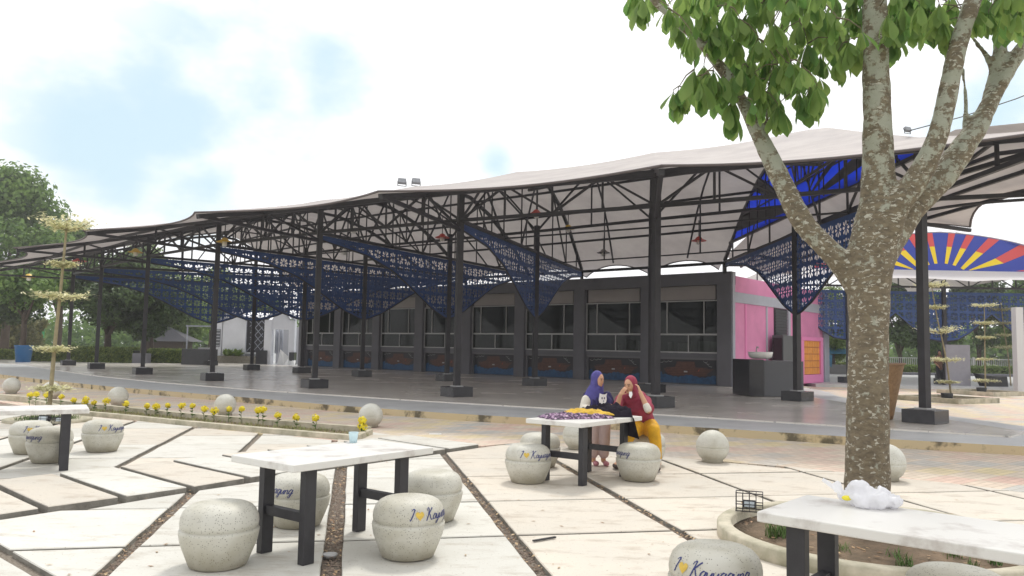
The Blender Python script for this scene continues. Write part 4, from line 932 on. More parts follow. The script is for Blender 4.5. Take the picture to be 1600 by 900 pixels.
# entrance
xe0, xe1 = X(425, YH), X(471, YH)
eg_ = MB(); xm = (xe0 + xe1) / 2 - .1
xc = (xe0 + xe1) / 2; yb = YH - 1.2
arch = MB()
arch.box((xe0 + .25, yb, 1.6), (.5, .5, 3.2)); arch.box((xe1 - .2, yb, 1.6), (.4, .5, 3.2))
own(arch.build('entrance_pillar', M_white), wh)
own(MB().add([(xe0 + .5, yb - .2, 2.55), (xe1 - .4, yb - .2, 2.55), (xe1 - .4, yb - .2, 3.25), (xc, yb - .2, 4.05), (xe0 + .5, yb - .2, 3.25), (xe0 + .5, yb + .25, 2.55), (xe1 - .4, yb + .25, 2.55), (xe1 - .4, yb + .25, 3.25), (xc, yb + .25, 4.05), (xe0 + .5, yb + .25, 3.25)],
    [(0, 1, 2, 3, 4), (9, 8, 7, 6, 5), (0, 5, 6, 1), (3, 2, 7, 8), (4, 3, 8, 9)]).build('entrance_gable', M_white), wh)
own(MB().bar((xe0, yb - .05, 3.2), (xc, yb - .05, 4.12), .6, .12).bar((xc, yb - .05, 4.12), (xe1, yb - .05, 3.2), .6, .12).build('roof', M_ltgrey), wh)
own(MB().box(((xe0 + xe1) / 2, YH + 1.5, 1.4), (xe1 - xe0, .2, 2.8)).build('inner_wall', mat('shaded_grey_wall', (.42, .42, .44), .8)), wh)
own(MB().lathe([(.12, .9), (.12, 2.55)], (xe0 + .95, YH - .6, 0), 14).lathe([(.12, .9), (.12, 2.55)], (xe0 + .62, YH - .6, 0), 14).build('round_column', M_ltgrey), wh)
own(MB().box((xe0 - .1, YH - 1.3, .55), (.75, .6, 1.1)).build('pillar_base', M_tileblk), wh); own(MB().box((xe1 - .1, YH - 1.3, .5), (.35, .6, 1.0)).build('pillar_base', M_tileblk), wh)
dr = MB(); x0_, x1_ = X(441, 54), X(466, 54)
pts = [(x0_, 1.2), (x0_ + .25, 1.0), (x0_ + .6, .7), (x1_ - .2, .5), (x1_, .45)]; fs = []
dr.add([(a, 54.0 - .08 * (k % 2), z) for k, (a, z) in enumerate(pts)] + [(x0_ - .1, 53.6, 0), (x0_ + .3, 53.9, .1), (x0_ + .7, 53.5, .05), (x1_ - .3, 53.8, .12), (x1_ + .05, 53.6, .1)], [(k, k + 1, 6 + k, 5 + k) for k in range(4)], 0, False)
tag(dr.build('draped_sheet', M_wht), 'white cloth sheet draped across the entrance of the white house', 'cloth')
# dark stall counter beside it
sc_ = empty('stall_counter', (X(316, 50), 50, .0)); tag(sc_, 'long black tiled stall counter left of the white house', 'counter')
bevel(MB().box((0, 0, .6), (1.9, 1.0, 1.1)).build('counter_body', M_tileblk, sc_), .02)
MB().box((.3, 0, 1.2), (.7, .4, .1)).build('tray', M_frame, sc_)
MB().bar((-.85, 0, 1.1), (-.85, 0, 2.6), .07).bar((.95, 0, 1.1), (.95, 0, 2.6), .07).bar((-.95, 0, 2.6), (1.0, 0, 2.6), .09).build('awning_frame', M_ltgrey, sc_)

# ------------------------------------------------------------------ second pavilion
p2 = empty('pavilion', (22, 42, 0)); tag(p2, 'second canopy with blue gable and yellow and red sunburst rays at the right', 'pavilion')
CX = 21.9; GY = 40.0; HW = 6.6
YB = 5.92
prof2 = lambda x: YB + 1.95 * math.sqrt(max(0, 1 - (abs(x - CX) / HW) ** 2.0)) * (1 - .12 * abs(x - CX) / HW)
n = 60; mb = MB(); xs = [CX - HW + 2 * HW * k / n for k in range(n + 1)]
mb.add([(x, GY, prof2(x)) for x in xs] + [(x, GY, YB - .01) for x in xs], [(k, k + 1, n + 2 + k, n + 1 + k) for k in range(n)])
g_ = own(mb.build('gable_sheet', M_blueD), p2)
M_yel = mat('yellow_paint', (.85, .62, .01), .5); M_red = mat('red_paint', (.62, .07, .07), .5)
def ray(a0, a1, r0, r1c, r1r, mi, y):
    pass
ry = MB(); rr_ = MB(); CZ = 5.0
NR = 11
for k in range(NR):
    ac = math.pi * (k + .5) / NR; hw_ = .06
    if k == NR // 2: continue
    ac = ac + (.10 if k > NR // 2 else -.10) * -1 * (1 - abs(ac - math.pi / 2) / 1.6)
    el = lambda a, A, B: 1 / math.sqrt((math.cos(a) / A) ** 2 + (math.sin(a) / B) ** 2)
    q = lambda a, r: (CX + math.cos(a) * r, GY - .012, max(YB + .03, CZ + math.sin(a) * r))
    def outer(a):
        r = .5
        while r < 8:
            x = CX + math.cos(a) * r; z = CZ + math.sin(a) * r
            if abs(x - CX) > HW - .1 or (z > prof2(x) - .03): break
            r += .03
        return r
    a0, a1 = ac - hw_, ac + hw_
    rs = [el(a, 1.75, 1.28) for a in (a0, a1)]; re2 = [min(el(a, 4.1, 2.15), outer(a) * .8) for a in (a0, a1)]; ro = [outer(a) for a in (a0, a1)]
    for nm, mt, pts in (('yellow_ray', M_yel, [q(a0, rs[0]), q(a1, rs[1]), q(a1, re2[1]), q(a0, re2[0])]), ('red_ray_tip', M_red, [q(a0, re2[0]), q(a1, re2[1]), q(a1, ro[1]), q(a0, ro[0])])):
        o = MB().add(pts, [(0, 1, 2, 3)]).build(nm, mt); o.parent = g_
# skirt in front
def skirt(pin, pout, parent, sag=.05, m=M_wht, scal=.22):
    for i in range(len(pin) - 1):
        rows = []
        for k in range(11):
            u = k / 10; q = 4 * u * (1 - u); a = pin[i].lerp(pin[i + 1], u); b = pout[i].lerp(pout[i + 1], u).lerp(pin[i].lerp(pin[i + 1], u), scal * q)
            rows.append([a.lerp(b, w_ / 4) - Vector((0, 0, sag * math.sin(math.pi * w_ / 4))) for w_ in range(5)])
        mb = MB(); mb.add([p for r in rows for p in r], [(i_ * 5 + j, i_ * 5 + j + 1, (i_ + 1) * 5 + j + 1, (i_ + 1) * 5 + j) for i_ in range(10) for j in range(4)], 0, True)
        own(mb.build('skirt_panel', m), parent)
pin = [Vector((x, GY - .03, YB)) for x in (13.5, 17.2, 22.0, 26.9, 31)]; pout = [Vector((x, 37.3, 5.12)) for x in (12.6, 16.7, 22.0, 27.4, 32)]
M_rf2 = mat('pale_canopy_membrane', (.72, .70, .70), .7, trans=.3)
skirt(pin, pout, p2, m=M_rf2)
# roof body behind the gable
mb = MB(); rows = []
for j, y in enumerate((GY, GY + 3, GY + 7, GY + 12, GY + 16)):
    f = (1, 1.02, 1.0, .95, .8)[j]; rows.append([(x, y, 5.6 + (prof2(x) + .05 - 5.6) * f) for x in xs[::3]])
nn = len(rows[0]); mb.add([p for r in rows for p in r], [(i * nn + k, (i + 1) * nn + k, (i + 1) * nn + k + 1, i * nn + k + 1) for i in range(4) for k in range(nn - 1)], 0, True)
own(mb.build('roof_panel', M_roof), p2)
mb = MB(); rows = []
for j in range(5):     # wing roof to the right
    t = j / 4; rows.append([Vector((lerp(CX + 1.0, 36, t), lerp(GY + .3, 38.5, t), lerp(7.95, 5.9, t) - .3 * math.sin(t * 3.14))), Vector((lerp(CX + 4, 38, t), 48, lerp(8.6, 6.6, t)))])
mb.add([p for r in rows for p in r], [(i * 2, i * 2 + 1, i * 2 + 3, i * 2 + 2) for i in range(4)], 0, True); own(mb.build('roof_panel', M_roof), p2)
for x, lab in ((17.1, 0), (22.0, 0), (26.9, 0)):
    for y in (GY, GY + 9):
        c = own(MB().box((x, y, 2.8), (.17, .17, 5.2)).build('column', M_black), p2)
        o = MB().box((x, y, .28), (.8, .8, .3)).build('pedestal', M_tileblk, c)
tr2 = MB()
own(MB().bar((12.5, GY, 5.05), (31, GY, 5.05), .1).build('bottom_chord', M_black), p2)
own(MB().bar((12.5, GY, 5.75), (31, GY, 5.75), .1).build('top_chord', M_black), p2)
for k in range(16):
    x = 12.5 + k * 1.2
    own(MB().bar((x, GY, 5.05), (x, GY, 5.75), .05).build('vertical_strut', M_black), p2)
    own(MB().bar((x, GY, 5.05 if k % 2 else 5.75), (x + 1.2, GY, 5.75 if k % 2 else 5.05), .05).build('diagonal_strut', M_black), p2)
ARCH2 = [(0, 2.35), (.7, 2.45), (1.3, 2.8), (1.9, 3.3), (2.5, 3.8)]
for x in (17.1, 22.0, 26.9):
    lattice(lambda s_, z: Vector((s_, GY + .05, z)), x - 2.45, x + 2.45, x, 4.82, 'lattice_panel', p2, ARCH2)
    lattice(lambda s_, z, x=x: Vector((x - 2.5 + .02, s_, z)), GY + .3, GY + 8.7, GY + 4.5, 4.82, 'lattice_panel', p2, ARCH2)
tag(MB().prism([(14.5, 37.6), (40, 36.4), (44, 58), (13.4, 58)], -.05, .13).build('platform', M_apron), kind='structure')
tag(MB().prism([(12.6, 43), (13.4, 58.5), (70, 58.5), (70, 57), (44.2, 57.5), (14, 57.7)], -.04, .3).build('low_wall', M_dkgrey), 'long low dark wall behind the second pavilion', 'wall')

# objects near it
tag(bevel(MB().box((X(1496, 39), 39, 1.13), (1.18, .12, 2.0)).build('board', mat('grey_board', (.30, .29, .32), .6, var=.08)), .01), 'plain grey upright board beside the pavilion column at right', 'board')
tag(MB().box((X(1591, 36), 36, 1.9), (.34, .34, 3.9)).build('post', mat('white_post_paint', (.62, .62, .62), .6)), 'tall pale square post at the right edge', 'post')
tb = MB(); bx, by = X(1556, 38.5), 38.4
tb.add([(bx - .55, by, .13), (bx + .5, by, .13), (bx + .45, by, .62), (bx - .1, by, .58), (bx - .9, by - .1, .72), (bx - .5, by + .7, .13), (bx + .55, by + .7, .13), (bx + .5, by + .7, .66), (bx - .1, by + .7, .62), (bx - .8, by + .7, .76)],
       [(0, 1, 2, 3), (0, 3, 4), (5, 9, 8), (5, 8, 7, 6), (1, 6, 7, 2), (2, 7, 8, 3), (3, 8, 9, 4), (0, 4, 9, 5)])
tag(tb.build('covered_crate', mat('black_tarpaulin', (.03, .03, .03), .6, var=.3)), 'low crate under a black tarpaulin at the right, behind the young trees', 'crate')
bn = empty('basket', (8.28, 17.55, .172)); tag(bn, 'tall brown tapered basket standing on the platform behind the tree trunk', 'basket')
MB().lathe([(.17, 0), (.20, .1), (.47, 1.18), (.48, 1.2), (.45, 1.2), (.19, .12), (.05, .1)], n=26).build('basket_body', mat('brown_wicker', (.36, .22, .11), .7, var=.3, vscale=14, bump=.5), bn)
MB().lathe([(.47, 1.17), (.50, 1.19), (.50, 1.22), (.46, 1.22)], n=26).build('rim', mat('brown_rim', (.28, .17, .09), .7), bn)
bn.rotation_euler = (0, R(-3), 0)
fs_ = MB(); fs_.prism([(9.4, 34.0), (12.6, 33.2), (12.9, 34.6), (9.7, 35.4)], 0, .14)
tag(fs_.build('step', M_conc), 'low concrete step at the foot of the pink wall', 'step')

# blue tarp stall & fence far right
bt = empty('market_stall', (X(1312, 56), 56, 0)); tag(bt, 'stall with a blue tarpaulin canopy seen between pink wall and trunk', 'stall')
t0_ = MB(); t0_.add([(-1.1, 0, 1.55), (1.5, 0, 1.6), (1.6, 1.6, 2.1), (-.9, 1.6, 2.15), (-1.3, -.1, 1.1), (-.6, -.1, .6), (-.5, 0, 1.5)], [(0, 1, 2, 3), (0, 4, 5, 6)])
t0_.build('tarpaulin', mat('blue_tarpaulin', (.05, .20, .34), .6, var=.3), bt)
MB().bar((-1, 0, 0), (-1, 0, 1.6), .06).bar((1.4, 0, 0), (1.4, 0, 1.6), .06).bar((1.4, 1.6, 0), (1.4, 1.6, 2.1), .06).build('poles', M_frame, bt)
MB().box((.2, .8, .4), (2.0, 1.0, .8)).build('table', mat('stall_table', (.2, .2, .2), .7), bt)
fn = empty('metal_fence', (20, 62, 0)); tag(fn, 'long grey metal railing fence in front of the right hand trees', 'fence')
for k in range(60):
    x = 14 + k * .62 - 20
    if k % 6 == 0: MB().box((x, 0, .75), (.12, .12, 1.5)).build('post', M_frame, fn)
fb_ = MB()
for k in range(240): fb_.box((-6 + k * .155, 0, .78), (.03, .03, 1.2))
fb_.box((12, 0, 1.35), (37, .04, .05)); fb_.box((12, 0, .25), (37, .04, .05))
o = fb_.build('railing_bars', M_frame, fn); o['kind'] = 'stuff'

# ------------------------------------------------------------------ vegetation
def crown_mesh(blobs, leaves, size, seed, squash=.8):
    r = random.Random(seed); mb = MB(); V = []; Fc = []
    tot = sum(b[3] ** 2 for b in blobs)
    for bx, by, bz, br in blobs:
        n = int(leaves * br * br / tot)
        for _ in range(n):
            d = Vector((r.gauss(0, 1), r.gauss(0, 1), r.gauss(0, 1))).normalized(); rad = br * (r.random() ** .35)
            rad *= 1 + .28 * noise.noise(Vector((bx, by, bz)) + d * 2.2)
            c = Vector((bx + d.x * rad, by + d.y * rad, bz + d.z * rad * squash))
            nn = (d + Vector((r.gauss(0, .6), r.gauss(0, .6), r.gauss(0, .6) + .3))).normalized(); t1 = nn.orthogonal().normalized()
            t1 = (Matrix.Rotation(r.uniform(0, 6.28), 3, nn) @ t1) * size * r.uniform(.6, 1.25); t2 = nn.cross(t1) * .55
            b = len(V); V += [c - t1, c + t2, c + t1, c - t2]; Fc.append((b, b + 1, b + 2, b + 3))
    mb.v = [tuple(v) for v in V]; mb.f = Fc; mb.m = [0] * len(Fc); mb.sm = [False] * len(Fc); return mb
def blobs_for(w, h, z0, seed, n=14):
    r = random.Random(seed); out = []
    for _ in range(n):
        a = r.uniform(0, 6.28); t = r.random(); rr = w * math.sqrt(r.random()) * math.sqrt(max(.1, 1 - (2 * t - 1) ** 2)) * .8
        out.append((rr * math.cos(a), rr * math.sin(a), z0 + h * t, w * r.uniform(.28, .46)))
    return out
def bgtree(px, Y, ztop, zlow, w, m_, label, leaves=9000, size=.17, seed=1, n=14, trunk=.22, group='trees around the park'):
    x = X(px, Y); e = empty('tree', (x, Y, 0)); tag(e, label, 'tree', group)
    rr = w * .35
    bl_ = blobs_for(w, ztop - zlow - rr * 1.4, zlow + rr * .7, seed, n)
    crown_mesh(bl_, leaves, size, seed).build('crown', m_, e)
    tb = MB(); top = (0, 0, (ztop + zlow) / 2)
    tb.tube([(0, 0, -.1), (.1, 0, zlow * .6), (.05, 0, zlow + .5), top], [trunk, trunk * .8, trunk * .65, trunk * .25], 8)
    r = random.Random(seed + 99)
    for b in r.sample(bl_, min(6, len(bl_))):
        tb.tube([(.05, 0, zlow * r.uniform(.7, 1.1)), (b[0] * .5, b[1] * .5, (zlow + b[2]) / 2 + .3), (b[0], b[1], b[2])], [trunk * .45, trunk * .3, trunk * .1], 6)
    tb.build('trunk', M_trunkbg, e); return e
bgtree(10, 60, 14.4, 4.2, 5.6, ML_mid, 'tall mid green tree at the left edge rising above the canopy', 26000, .20, 3, 22, .35)
bgtree(95, 66, 11.6, 4.0, 3.8, ML_mid, 'rounded green tree to the right of the tallest left tree', 14000, .20, 5, 14)
bgtree(-40, 52, 6.6, 2.0, 4.2, ML_dark, 'dark leafy tree low at the left edge', 9000, .17, 8, 12)
bgtree(38, 50, 6.3, 2.9, 2.9, ML_mid, 'leafy tree under the left tip of the canopy', 12000, .15, 33, 12)
bgtree(170, 53.5, 7.4, 1.9, 3.6, ML_dark, 'large dark shade tree behind the left columns', 15000, .15, 11, 18, .3)
bgtree(238, 54, 6.4, 1.8, 2.9, ML_dark, 'smaller dark shade tree right of the large one', 11000, .15, 12, 14, .16)
bgtree(290, 74, 7.6, 1.8, 3.3, ML_light, 'bright green tree left of the white house', 9000, .18, 15)
bgtree(330, 88, 10.5, 3.0, 4.5, ML_light, 'far bright green tree showing over the white house roof', 9000, .24, 16)
bgtree(225, 95, 13.2, 3.0, 5.0, ML_light, 'far bright tree seen through the left trusses', 9000, .26, 17)
bgtree(395, 92, 8.5, 2.0, 4.0, ML_mid, 'far tree directly behind the diamond grille', 7000, .24, 18)
bgtree(20, 66, 3.6, .6, 2.0, ML_olive, 'drooping olive green weeping tree by the blue bin', 6000, .16, 21)
bgtree(48, 70, 3.9, .6, 1.9, ML_olive, 'second weeping olive tree, nearer the dark shade trees', 6000, .16, 22)
bgtree(1300, 58, 6.5, 1.0, 2.4, ML_light, 'light green tree between the pink wall and the big trunk', 9000, .14, 31)
bgtree(1405, 66, 8.3, 1.6, 3.1, ML_dark, 'dark tree just right of the big trunk', 10000, .17, 41)
bgtree(1462, 70, 7.6, 1.4, 3.0, ML_mid, 'green tree behind the lattice of the second pavilion', 9000, .17, 42)
bgtree(1528, 64, 8.8, 2.0, 3.1, ML_dark, 'dark tree with pale trunk behind the young trees at right', 10000, .16, 43)
bgtree(1590, 68, 10.6, 2.2, 3.4, ML_mid, 'mid green tree at the right edge behind the post', 10000, .17, 44)
bgtree(1655, 62, 9.5, 1.6, 3.4, ML_mid, 'tree beyond the right edge behind the fence', 7000, .18, 45)
# far wood
fw_ = MB(); r5 = random.Random(5)
bl_ = []
for k in range(130):
    a = R(-52 + 104 * k / 129) + r5.uniform(-.01, .01); d = r5.uniform(112, 135)
    bl_.append((d * math.sin(a), d * math.cos(a), r5.uniform(1.0, 3.2), r5.uniform(2.5, 4.6)))
fw_ = crown_mesh(bl_, 52000, .45, 9)
tag(fw_.build('far_wood', ML_mid), 'far belt of trees closing the park behind everything', 'wood', kind='stuff')
def hedge(x0, x1, y, dep, h, seed, label, m_=ML_hedge, n=9000, size=.07):
    r = random.Random(seed); mb = MB(); V = []; Fc = []
    for _ in range(n):
        face = r.random(); x = r.uniform(x0, x1)
        if face < .5: p = Vector((x, y - dep / 2 + r.gauss(0, .04), r.uniform(.03, h)))
        else: p = Vector((x, y + r.uniform(-dep / 2, dep / 2), h + r.gauss(0, .05) + .06 * noise.noise(Vector((x * 1.5, 0, seed)))))
        nn = Vector((r.gauss(0, 1), r.gauss(0, 1) - .5, r.gauss(0, 1) + .4)).normalized(); t1 = nn.orthogonal().normalized() * size * r.uniform(.6, 1.3); t2 = nn.cross(t1) * .6
        b = len(V); V += [p - t1, p + t2, p + t1, p - t2]; Fc.append((b, b + 1, b + 2, b + 3))
    mb.v = [tuple(v) for v in V]; mb.f = Fc; mb.m = [0] * len(Fc); mb.sm = [False] * len(Fc)
    mb.box(((x0 + x1) / 2, y, h * .47), (x1 - x0, dep * .85, h * .9), 1)
    return tag(mb.build('hedge', [m_, mat('hedge_core', (.025, .03, .015), .9)]), label, 'hedge')
hedge(X(52, 51), X(212, 51), 51.5, 1.0, 1.05, 1, 'clipped hedge behind the left columns, from the bin to the grey planter', n=12000)
hedge(X(-60, 54), X(36, 54), 54, 1.0, .75, 2, 'low hedge at the left edge beyond the blue bin')
hedge(X(234, 52), X(300, 52), 52.5, 1.0, 1.0, 3, 'short clipped hedge left of the black stall counter', n=6000)
hedge(X(1286, 60), X(1335, 60), 60.5, .8, .8, 4, 'low hedge under the blue stall at right', n=4000)
hedge(X(1385, 60), X(1700, 60), 60.3, .8, .75, 5, 'long low bright hedge in front of the railing fence', ML_light, n=12000)
tag(MB().lathe([(.38, 0), (.50, 1.15), (.53, 1.16), (.53, 1.2), (.47, 1.2), (.36, .1)], n=24).build('litter_bin', mat('blue_plastic', (.02, .13, .33), .45), None, (X(42, 48.5), 48.5, 0)), 'round blue plastic litter bin by the hedge at far left', 'bin')
gpn = tag(bevel(MB().box((X(226, 51), 51, .4), (.9, .7, .8)).build('planter_box', M_dkgrey), .01), 'grey square planter box between the two clipped hedges', 'planter')
# small kiosk & play structures far left
kk = empty('play_shelter', (X(62, 84), 84, 0)); tag(kk, 'small green shelter with a thin red roof far behind the hedge', 'shelter')
MB().box((0, 0, 1.6), (.9, .9, 2.2)).build('body', mat('green_paint', (.03, .30, .12), .6), kk); MB().box((-.5, 0, 3.0), (2.0, 1.4, .14)).build('roof', mat('red_roof_paint', (.55, .16, .13), .6), kk)
hk = empty('garden_hut', (X(262, 70), 70, 0)); tag(hk, 'small dark pyramid roofed hut between the shade trees and the stall', 'hut')
MB().add([(-2.6, -1, 1.6), (2.6, -1, 1.6), (2.6, 2, 1.6), (-2.6, 2, 1.6), (0, .5, 2.9)], [(0, 1, 4), (1, 2, 4), (2, 3, 4), (3, 0, 4)]).build('roof', mat('dark_slate', (.05, .05, .06), .7), hk)
MB().box((0, .5, .8), (3.6, 2, 1.6)).build('wall', mat('hut_brown', (.07, .05, .04), .8), hk)
# plants in front of the white house
for x_, lab in ((360, 'left'), (376, 'right')):
    pl3 = MB(); r = random.Random(x_)
    for _ in range(70):
        a = r.uniform(0, 6.28); el = r.uniform(.1, 1.2); l = r.uniform(.35, .7); d = Vector((math.cos(a) * math.cos(el), math.sin(a) * math.cos(el), math.sin(el))); s_ = d.cross(Vector((0, 0, 1))).normalized() * l * .25
        pl3.add([(0, 0, 0), d * l * .5 + s_, d * l, d * l * .5 - s_], [(0, 1, 2, 3)])
    tag(pl3.build('leafy_plant', ML_light, None, (X(x_, YH - .4), YH - .45, .66)), 'broad leaved plant on the stone plinth of the white house, %s one of two' % lab, 'plant')

# young layered trees with cream foliage
def layered(name, base, h, lean, tiers, label, curb=None, r0=.035, dens=1.0):
    e = empty(name, base); tag(e, label, 'young tree', 'young layered trees')
    st = [Vector((0, 0, 0)), Vector((lean * .25, 0, h * .35)), Vector((lean * .7, 0, h * .7)), Vector((lean, 0, h))]
    sp_ = catmull(st, 6); MB().tube(sp_, [lerp(r0, r0 * .45, k / (len(sp_) - 1)) for k in range(len(sp_))], 8).build('trunk', M_stem, e)
    for zt, w, up in tiers:
        t = zt / h; c = Vector((lean * t, 0, zt)); mb = MB(); nbr = 7
        for k in range(nbr):
            a = 2 * math.pi * k / nbr + rnd.uniform(-.3, .3); l = w * rnd.uniform(.8, 1.1); d = Vector((math.cos(a), math.sin(a), 0))
            br = [c, c + d * l * .5 + Vector((0, 0, up * .2)), c + d * l + Vector((0, 0, up))]; mb.tube(br, [.012, .008, .004], 5, 0)
            for _ in range(int(85 * dens)):
                u = rnd.random() ** .7; p = c + d * l * u + Vector((0, 0, up * u * u)) + Vector((rnd.gauss(0, .05 + .12 * w * u), rnd.gauss(0, .05 + .12 * w * u), rnd.gauss(0, .016 + .035 * w) + .02))
                ang = rnd.uniform(0, 6.28); q = Vector((math.cos(ang), math.sin(ang), rnd.uniform(-.2, .6))).normalized() * rnd.uniform(.035, .06) * (1 + w * .3); s_ = Vector((-q.y, q.x, 0)) * .4
                mb.add([p - q, p + s_, p + q, p - s_], [(0, 1, 2, 3)], 1)
        mb.build('foliage_tier', [M_stem, ML_pale], e)
    return e
LTY = 10.9 + 3.8
lb = ground(86, 668, 0)
lb = Vector((X(87, 15.6), 15.6, 0))
layered('layered_tree', lb, 3.98, .13, [(3.78, .50, .22), (3.05, .20, .05), (2.42, .50, .05), (1.38, .28, .03), (.62, .34, .0)], 'slim layered tree with cream leaves at the left beside the planter', r0=.045, dens=1.2)
for px, Y, hh, lean, tiers, cpx, lab in (
    (1485, 27.8, 4.05, -.62, [(4.0, .55, .05), (3.2, .35, .05), (2.35, .75, .16), (1.35, .55, .08), (.6, .3, 0)], 1478, 'nearest layered tree at right, in front of the grey board'),
    (1538, 33.2, 3.75, .05, [(3.65, .5, .05), (2.9, .4, .05), (2.3, .3, .03), (1.4, .3, 0), (.5, .5, 0)], 1532, 'middle layered tree at right with browner leaves'),
    (1578, 40, 4.3, -.4, [(3.9, .55, .05), (3.2, .5, .05), (2.6, .4, .03), (2.0, .65, .0)], 1576, 'far layered tree beside the pale post')):
    e = layered('layered_tree', (X(px, Y), Y, .05), hh, lean, tiers, lab)
    if Y < 36:
        kb = empty('kerb_planter', (X(cpx, Y), Y, 0), R(28)); tag(kb, 'low square concrete kerb planter round the %s' % ('nearest' if Y < 30 else 'middle') + ' right hand layered tree', 'planter')
        s_ = 1.15 if Y < 30 else 1.2
        for rz in range(4): MB().box((s_ - .06, 0, .05), (.12, 2 * s_ - .13 if rz % 2 else 2 * s_ + .0, .22)).build('kerb', M_conc, kb).rotation_euler.z = rz * math.pi / 2
        MB().box((0, 0, .03), (2 * s_ - .26, 2 * s_ - .26, .1)).build('soil', M_soil, kb)
        MB().lathe([(.16, .0), (.2, .28), (.17, .28), (.1, .22)], n=14).build('pot', mat('black_pot', (.03, .03, .03), .6), kb)
# dirt round the left layered tree
kp = empty('tree_pit', (lb.x, lb.y, 0)); tag(kp, 'small grassy tree pit at the foot of the left layered tree', 'planter')
MB().lathe([(.75, -.03), (.78, .05), (.66, .055), (.62, .03), (.05, .04)], n=20).build('kerb', M_conc, kp)
mb = MB()
for _ in range(60): a = rnd.uniform(0, 6.28); q = rnd.uniform(0, .55); tuft(mb, q * math.cos(a), q * math.sin(a), .03, .10, 8, .05)
o = mb.build('grass_tufts', M_grass, kp); o['kind'] = 'stuff'

# ------------------------------------------------------------------ tables, stools, ball bollards
def make_table(L_, Wd, loc, rz, label, inset=.24):
    e = empty('table', (loc[0], loc[1], 0), rz); tag(e, label, 'table', 'white topped tables in the plaza')
    bevel(MB().box((0, 0, .722), (L_, Wd, .055)).build('tabletop', M_top, e), .008, 3)
    for sx in (-1, 1):
        xl = sx * (L_ / 2 - inset)
        for sy in (-1, 1): bevel(MB().box((xl, sy * (Wd / 2 - .13), .347), (.10, .065, .69)).build('leg', M_legs, e), .003)
        bevel(MB().box((xl, 0, .33), (.06, Wd - .328, .07)).build('crossbar', M_legs, e), .003)
    return e
def table_from(A, u_ang, L_, Wd, label, side=1, inset=.24):
    u = Vector((math.cos(u_ang), math.sin(u_ang))); v = Vector((-u.y, u.x)) * side
    c = Vector(A) + u * L_ / 2 + v * Wd / 2
    return make_table(L_, Wd, c, u_ang, label, inset), c, u, v
T2, c2, _, _ = table_from((-1.51, 5.60), R(52.4), 1.43, .76, 'white topped table at centre left with a clear cup on it')
T4, c4, u4, v4 = table_from((.82, 9.10), R(51.5), 1.42, .80, 'white topped table covered with clothes where the two people are')
T3, c3, u3, v3 = table_from((1.33, 4.29), R(-41.5), 1.48, .70, 'nearest white topped table at right with a plastic bag on it', 1, .17)
T1, c1, _, _ = table_from((-5.18, 9.80), R(210.6), 1.5, .82, 'white topped table cut by the left edge', -1)

PROFS = [(.175, 0), (.20, .012), (.235, .10), (.266, .18), (.277, .24), (.278, .256), (.274, .264), (.259, .268), (.258, .275), (.269, .284), (.273, .31), (.268, .35), (.252, .39), (.225, .420), (.19, .438), (.15, .447), (.08, .45), (.01, .45)]
def prof_r(z):
    for (r0, z0), (r1, z1) in zip(PROFS, PROFS[1:]):
        if z0 <= z <= z1 and z1 > z0: return lerp(r0, r1, (z - z0) / (z1 - z0))
    return .27
GL = {  # brush script, each letter a list of strokes on a one-unit x-height
 'I': ([[(.0, 1.75), (.25, 2.05), (.62, 2.0), (.72, 1.8)], [(.62, 1.98), (.5, 1.2), (.3, .2), (.15, .0)]], 1.0),
 'K': ([[(-.1, 1.7), (.15, 2.1), (.5, 2.1)], [(.45, 2.1), (.3, 1.1), (.1, 0), (.02, -.05)], [(1.35, 2.1), (1.0, 1.85), (.35, 1.05), (.6, 1.0), (.85, .4), (1.2, 0), (1.5, .15)]], 1.5),
 'a': ([[(.8, .85), (.45, 1.0), (.1, .55), (.2, .05), (.55, .2), (.85, .95), (.78, .3), (.9, .02), (1.15, .3)]], 1.05),
 'y': ([[(.0, .9), (.08, .25), (.35, .1), (.7, .9), (.6, .2), (.35, -.75), (.02, -.75), (.3, -.25), (1.0, .3)]], .95),
 'u': ([[(.0, .9), (.04, .2), (.3, .02), (.7, .9), (.66, .2), (.8, .02), (1.05, .3)]], .95),
 'g': ([[(.8, .85), (.45, 1.0), (.1, .55), (.25, .05), (.6, .3), (.85, .95), (.7, .0), (.4, -.8), (.05, -.7), (.4, -.2), (1.05, .3)]], 1.0),
 'n': ([[(.05, .9), (.05, .5), (.0, .0)], [(.03, .3), (.3, .85), (.6, .85), (.6, .3), (.72, .02), (.95, .3)]], .9)}
def lettering(h=.038):
    """flat letter ribbons in (x, y), already slanted; returns blue quads and the heart polygon"""
    quads = []; x = 0; 
    def ribbon(st, x0, w):
        pts = catmull([(p[0], p[1], 0) for p in st], 5); pts = [Vector(((x0 + p.x + .28 * p.y) * h, p.y * h)) for p in pts]
        for i in range(len(pts) - 1):
            d = pts[i + 1] - pts[i]
            if d.length < 1e-6: continue
            nrm = Vector((-d.y, d.x)).normalized(); ww = w * (1.25 if d.y < 0 else .75)
            e = d * .15
            quads.append([pts[i] - e + nrm * ww, pts[i] - e - nrm * ww, pts[i + 1] + e - nrm * ww, pts[i + 1] + e + nrm * ww])
    for st in GL['I'][0]: ribbon(st, 0, .0035)
    hx = 2.15 * h; heart = []
    for k in range(28):
        t = 2 * math.pi * k / 28; heart.append(Vector((hx + .062 * 16 * math.sin(t) ** 3 / 16 * .55, .034 + .036 * (13 * math.cos(t) - 5 * math.cos(2 * t) - 2 * math.cos(3 * t) - math.cos(4 * t)) / 16)))
    x = 3.5
    for ch in 'Kayuagung':
        for st in GL[ch][0]: ribbon(st, x, .0032)
        x += GL[ch][1]
    return quads, heart, x * h
LQ, HEART, LW = lettering()
ZB = .318
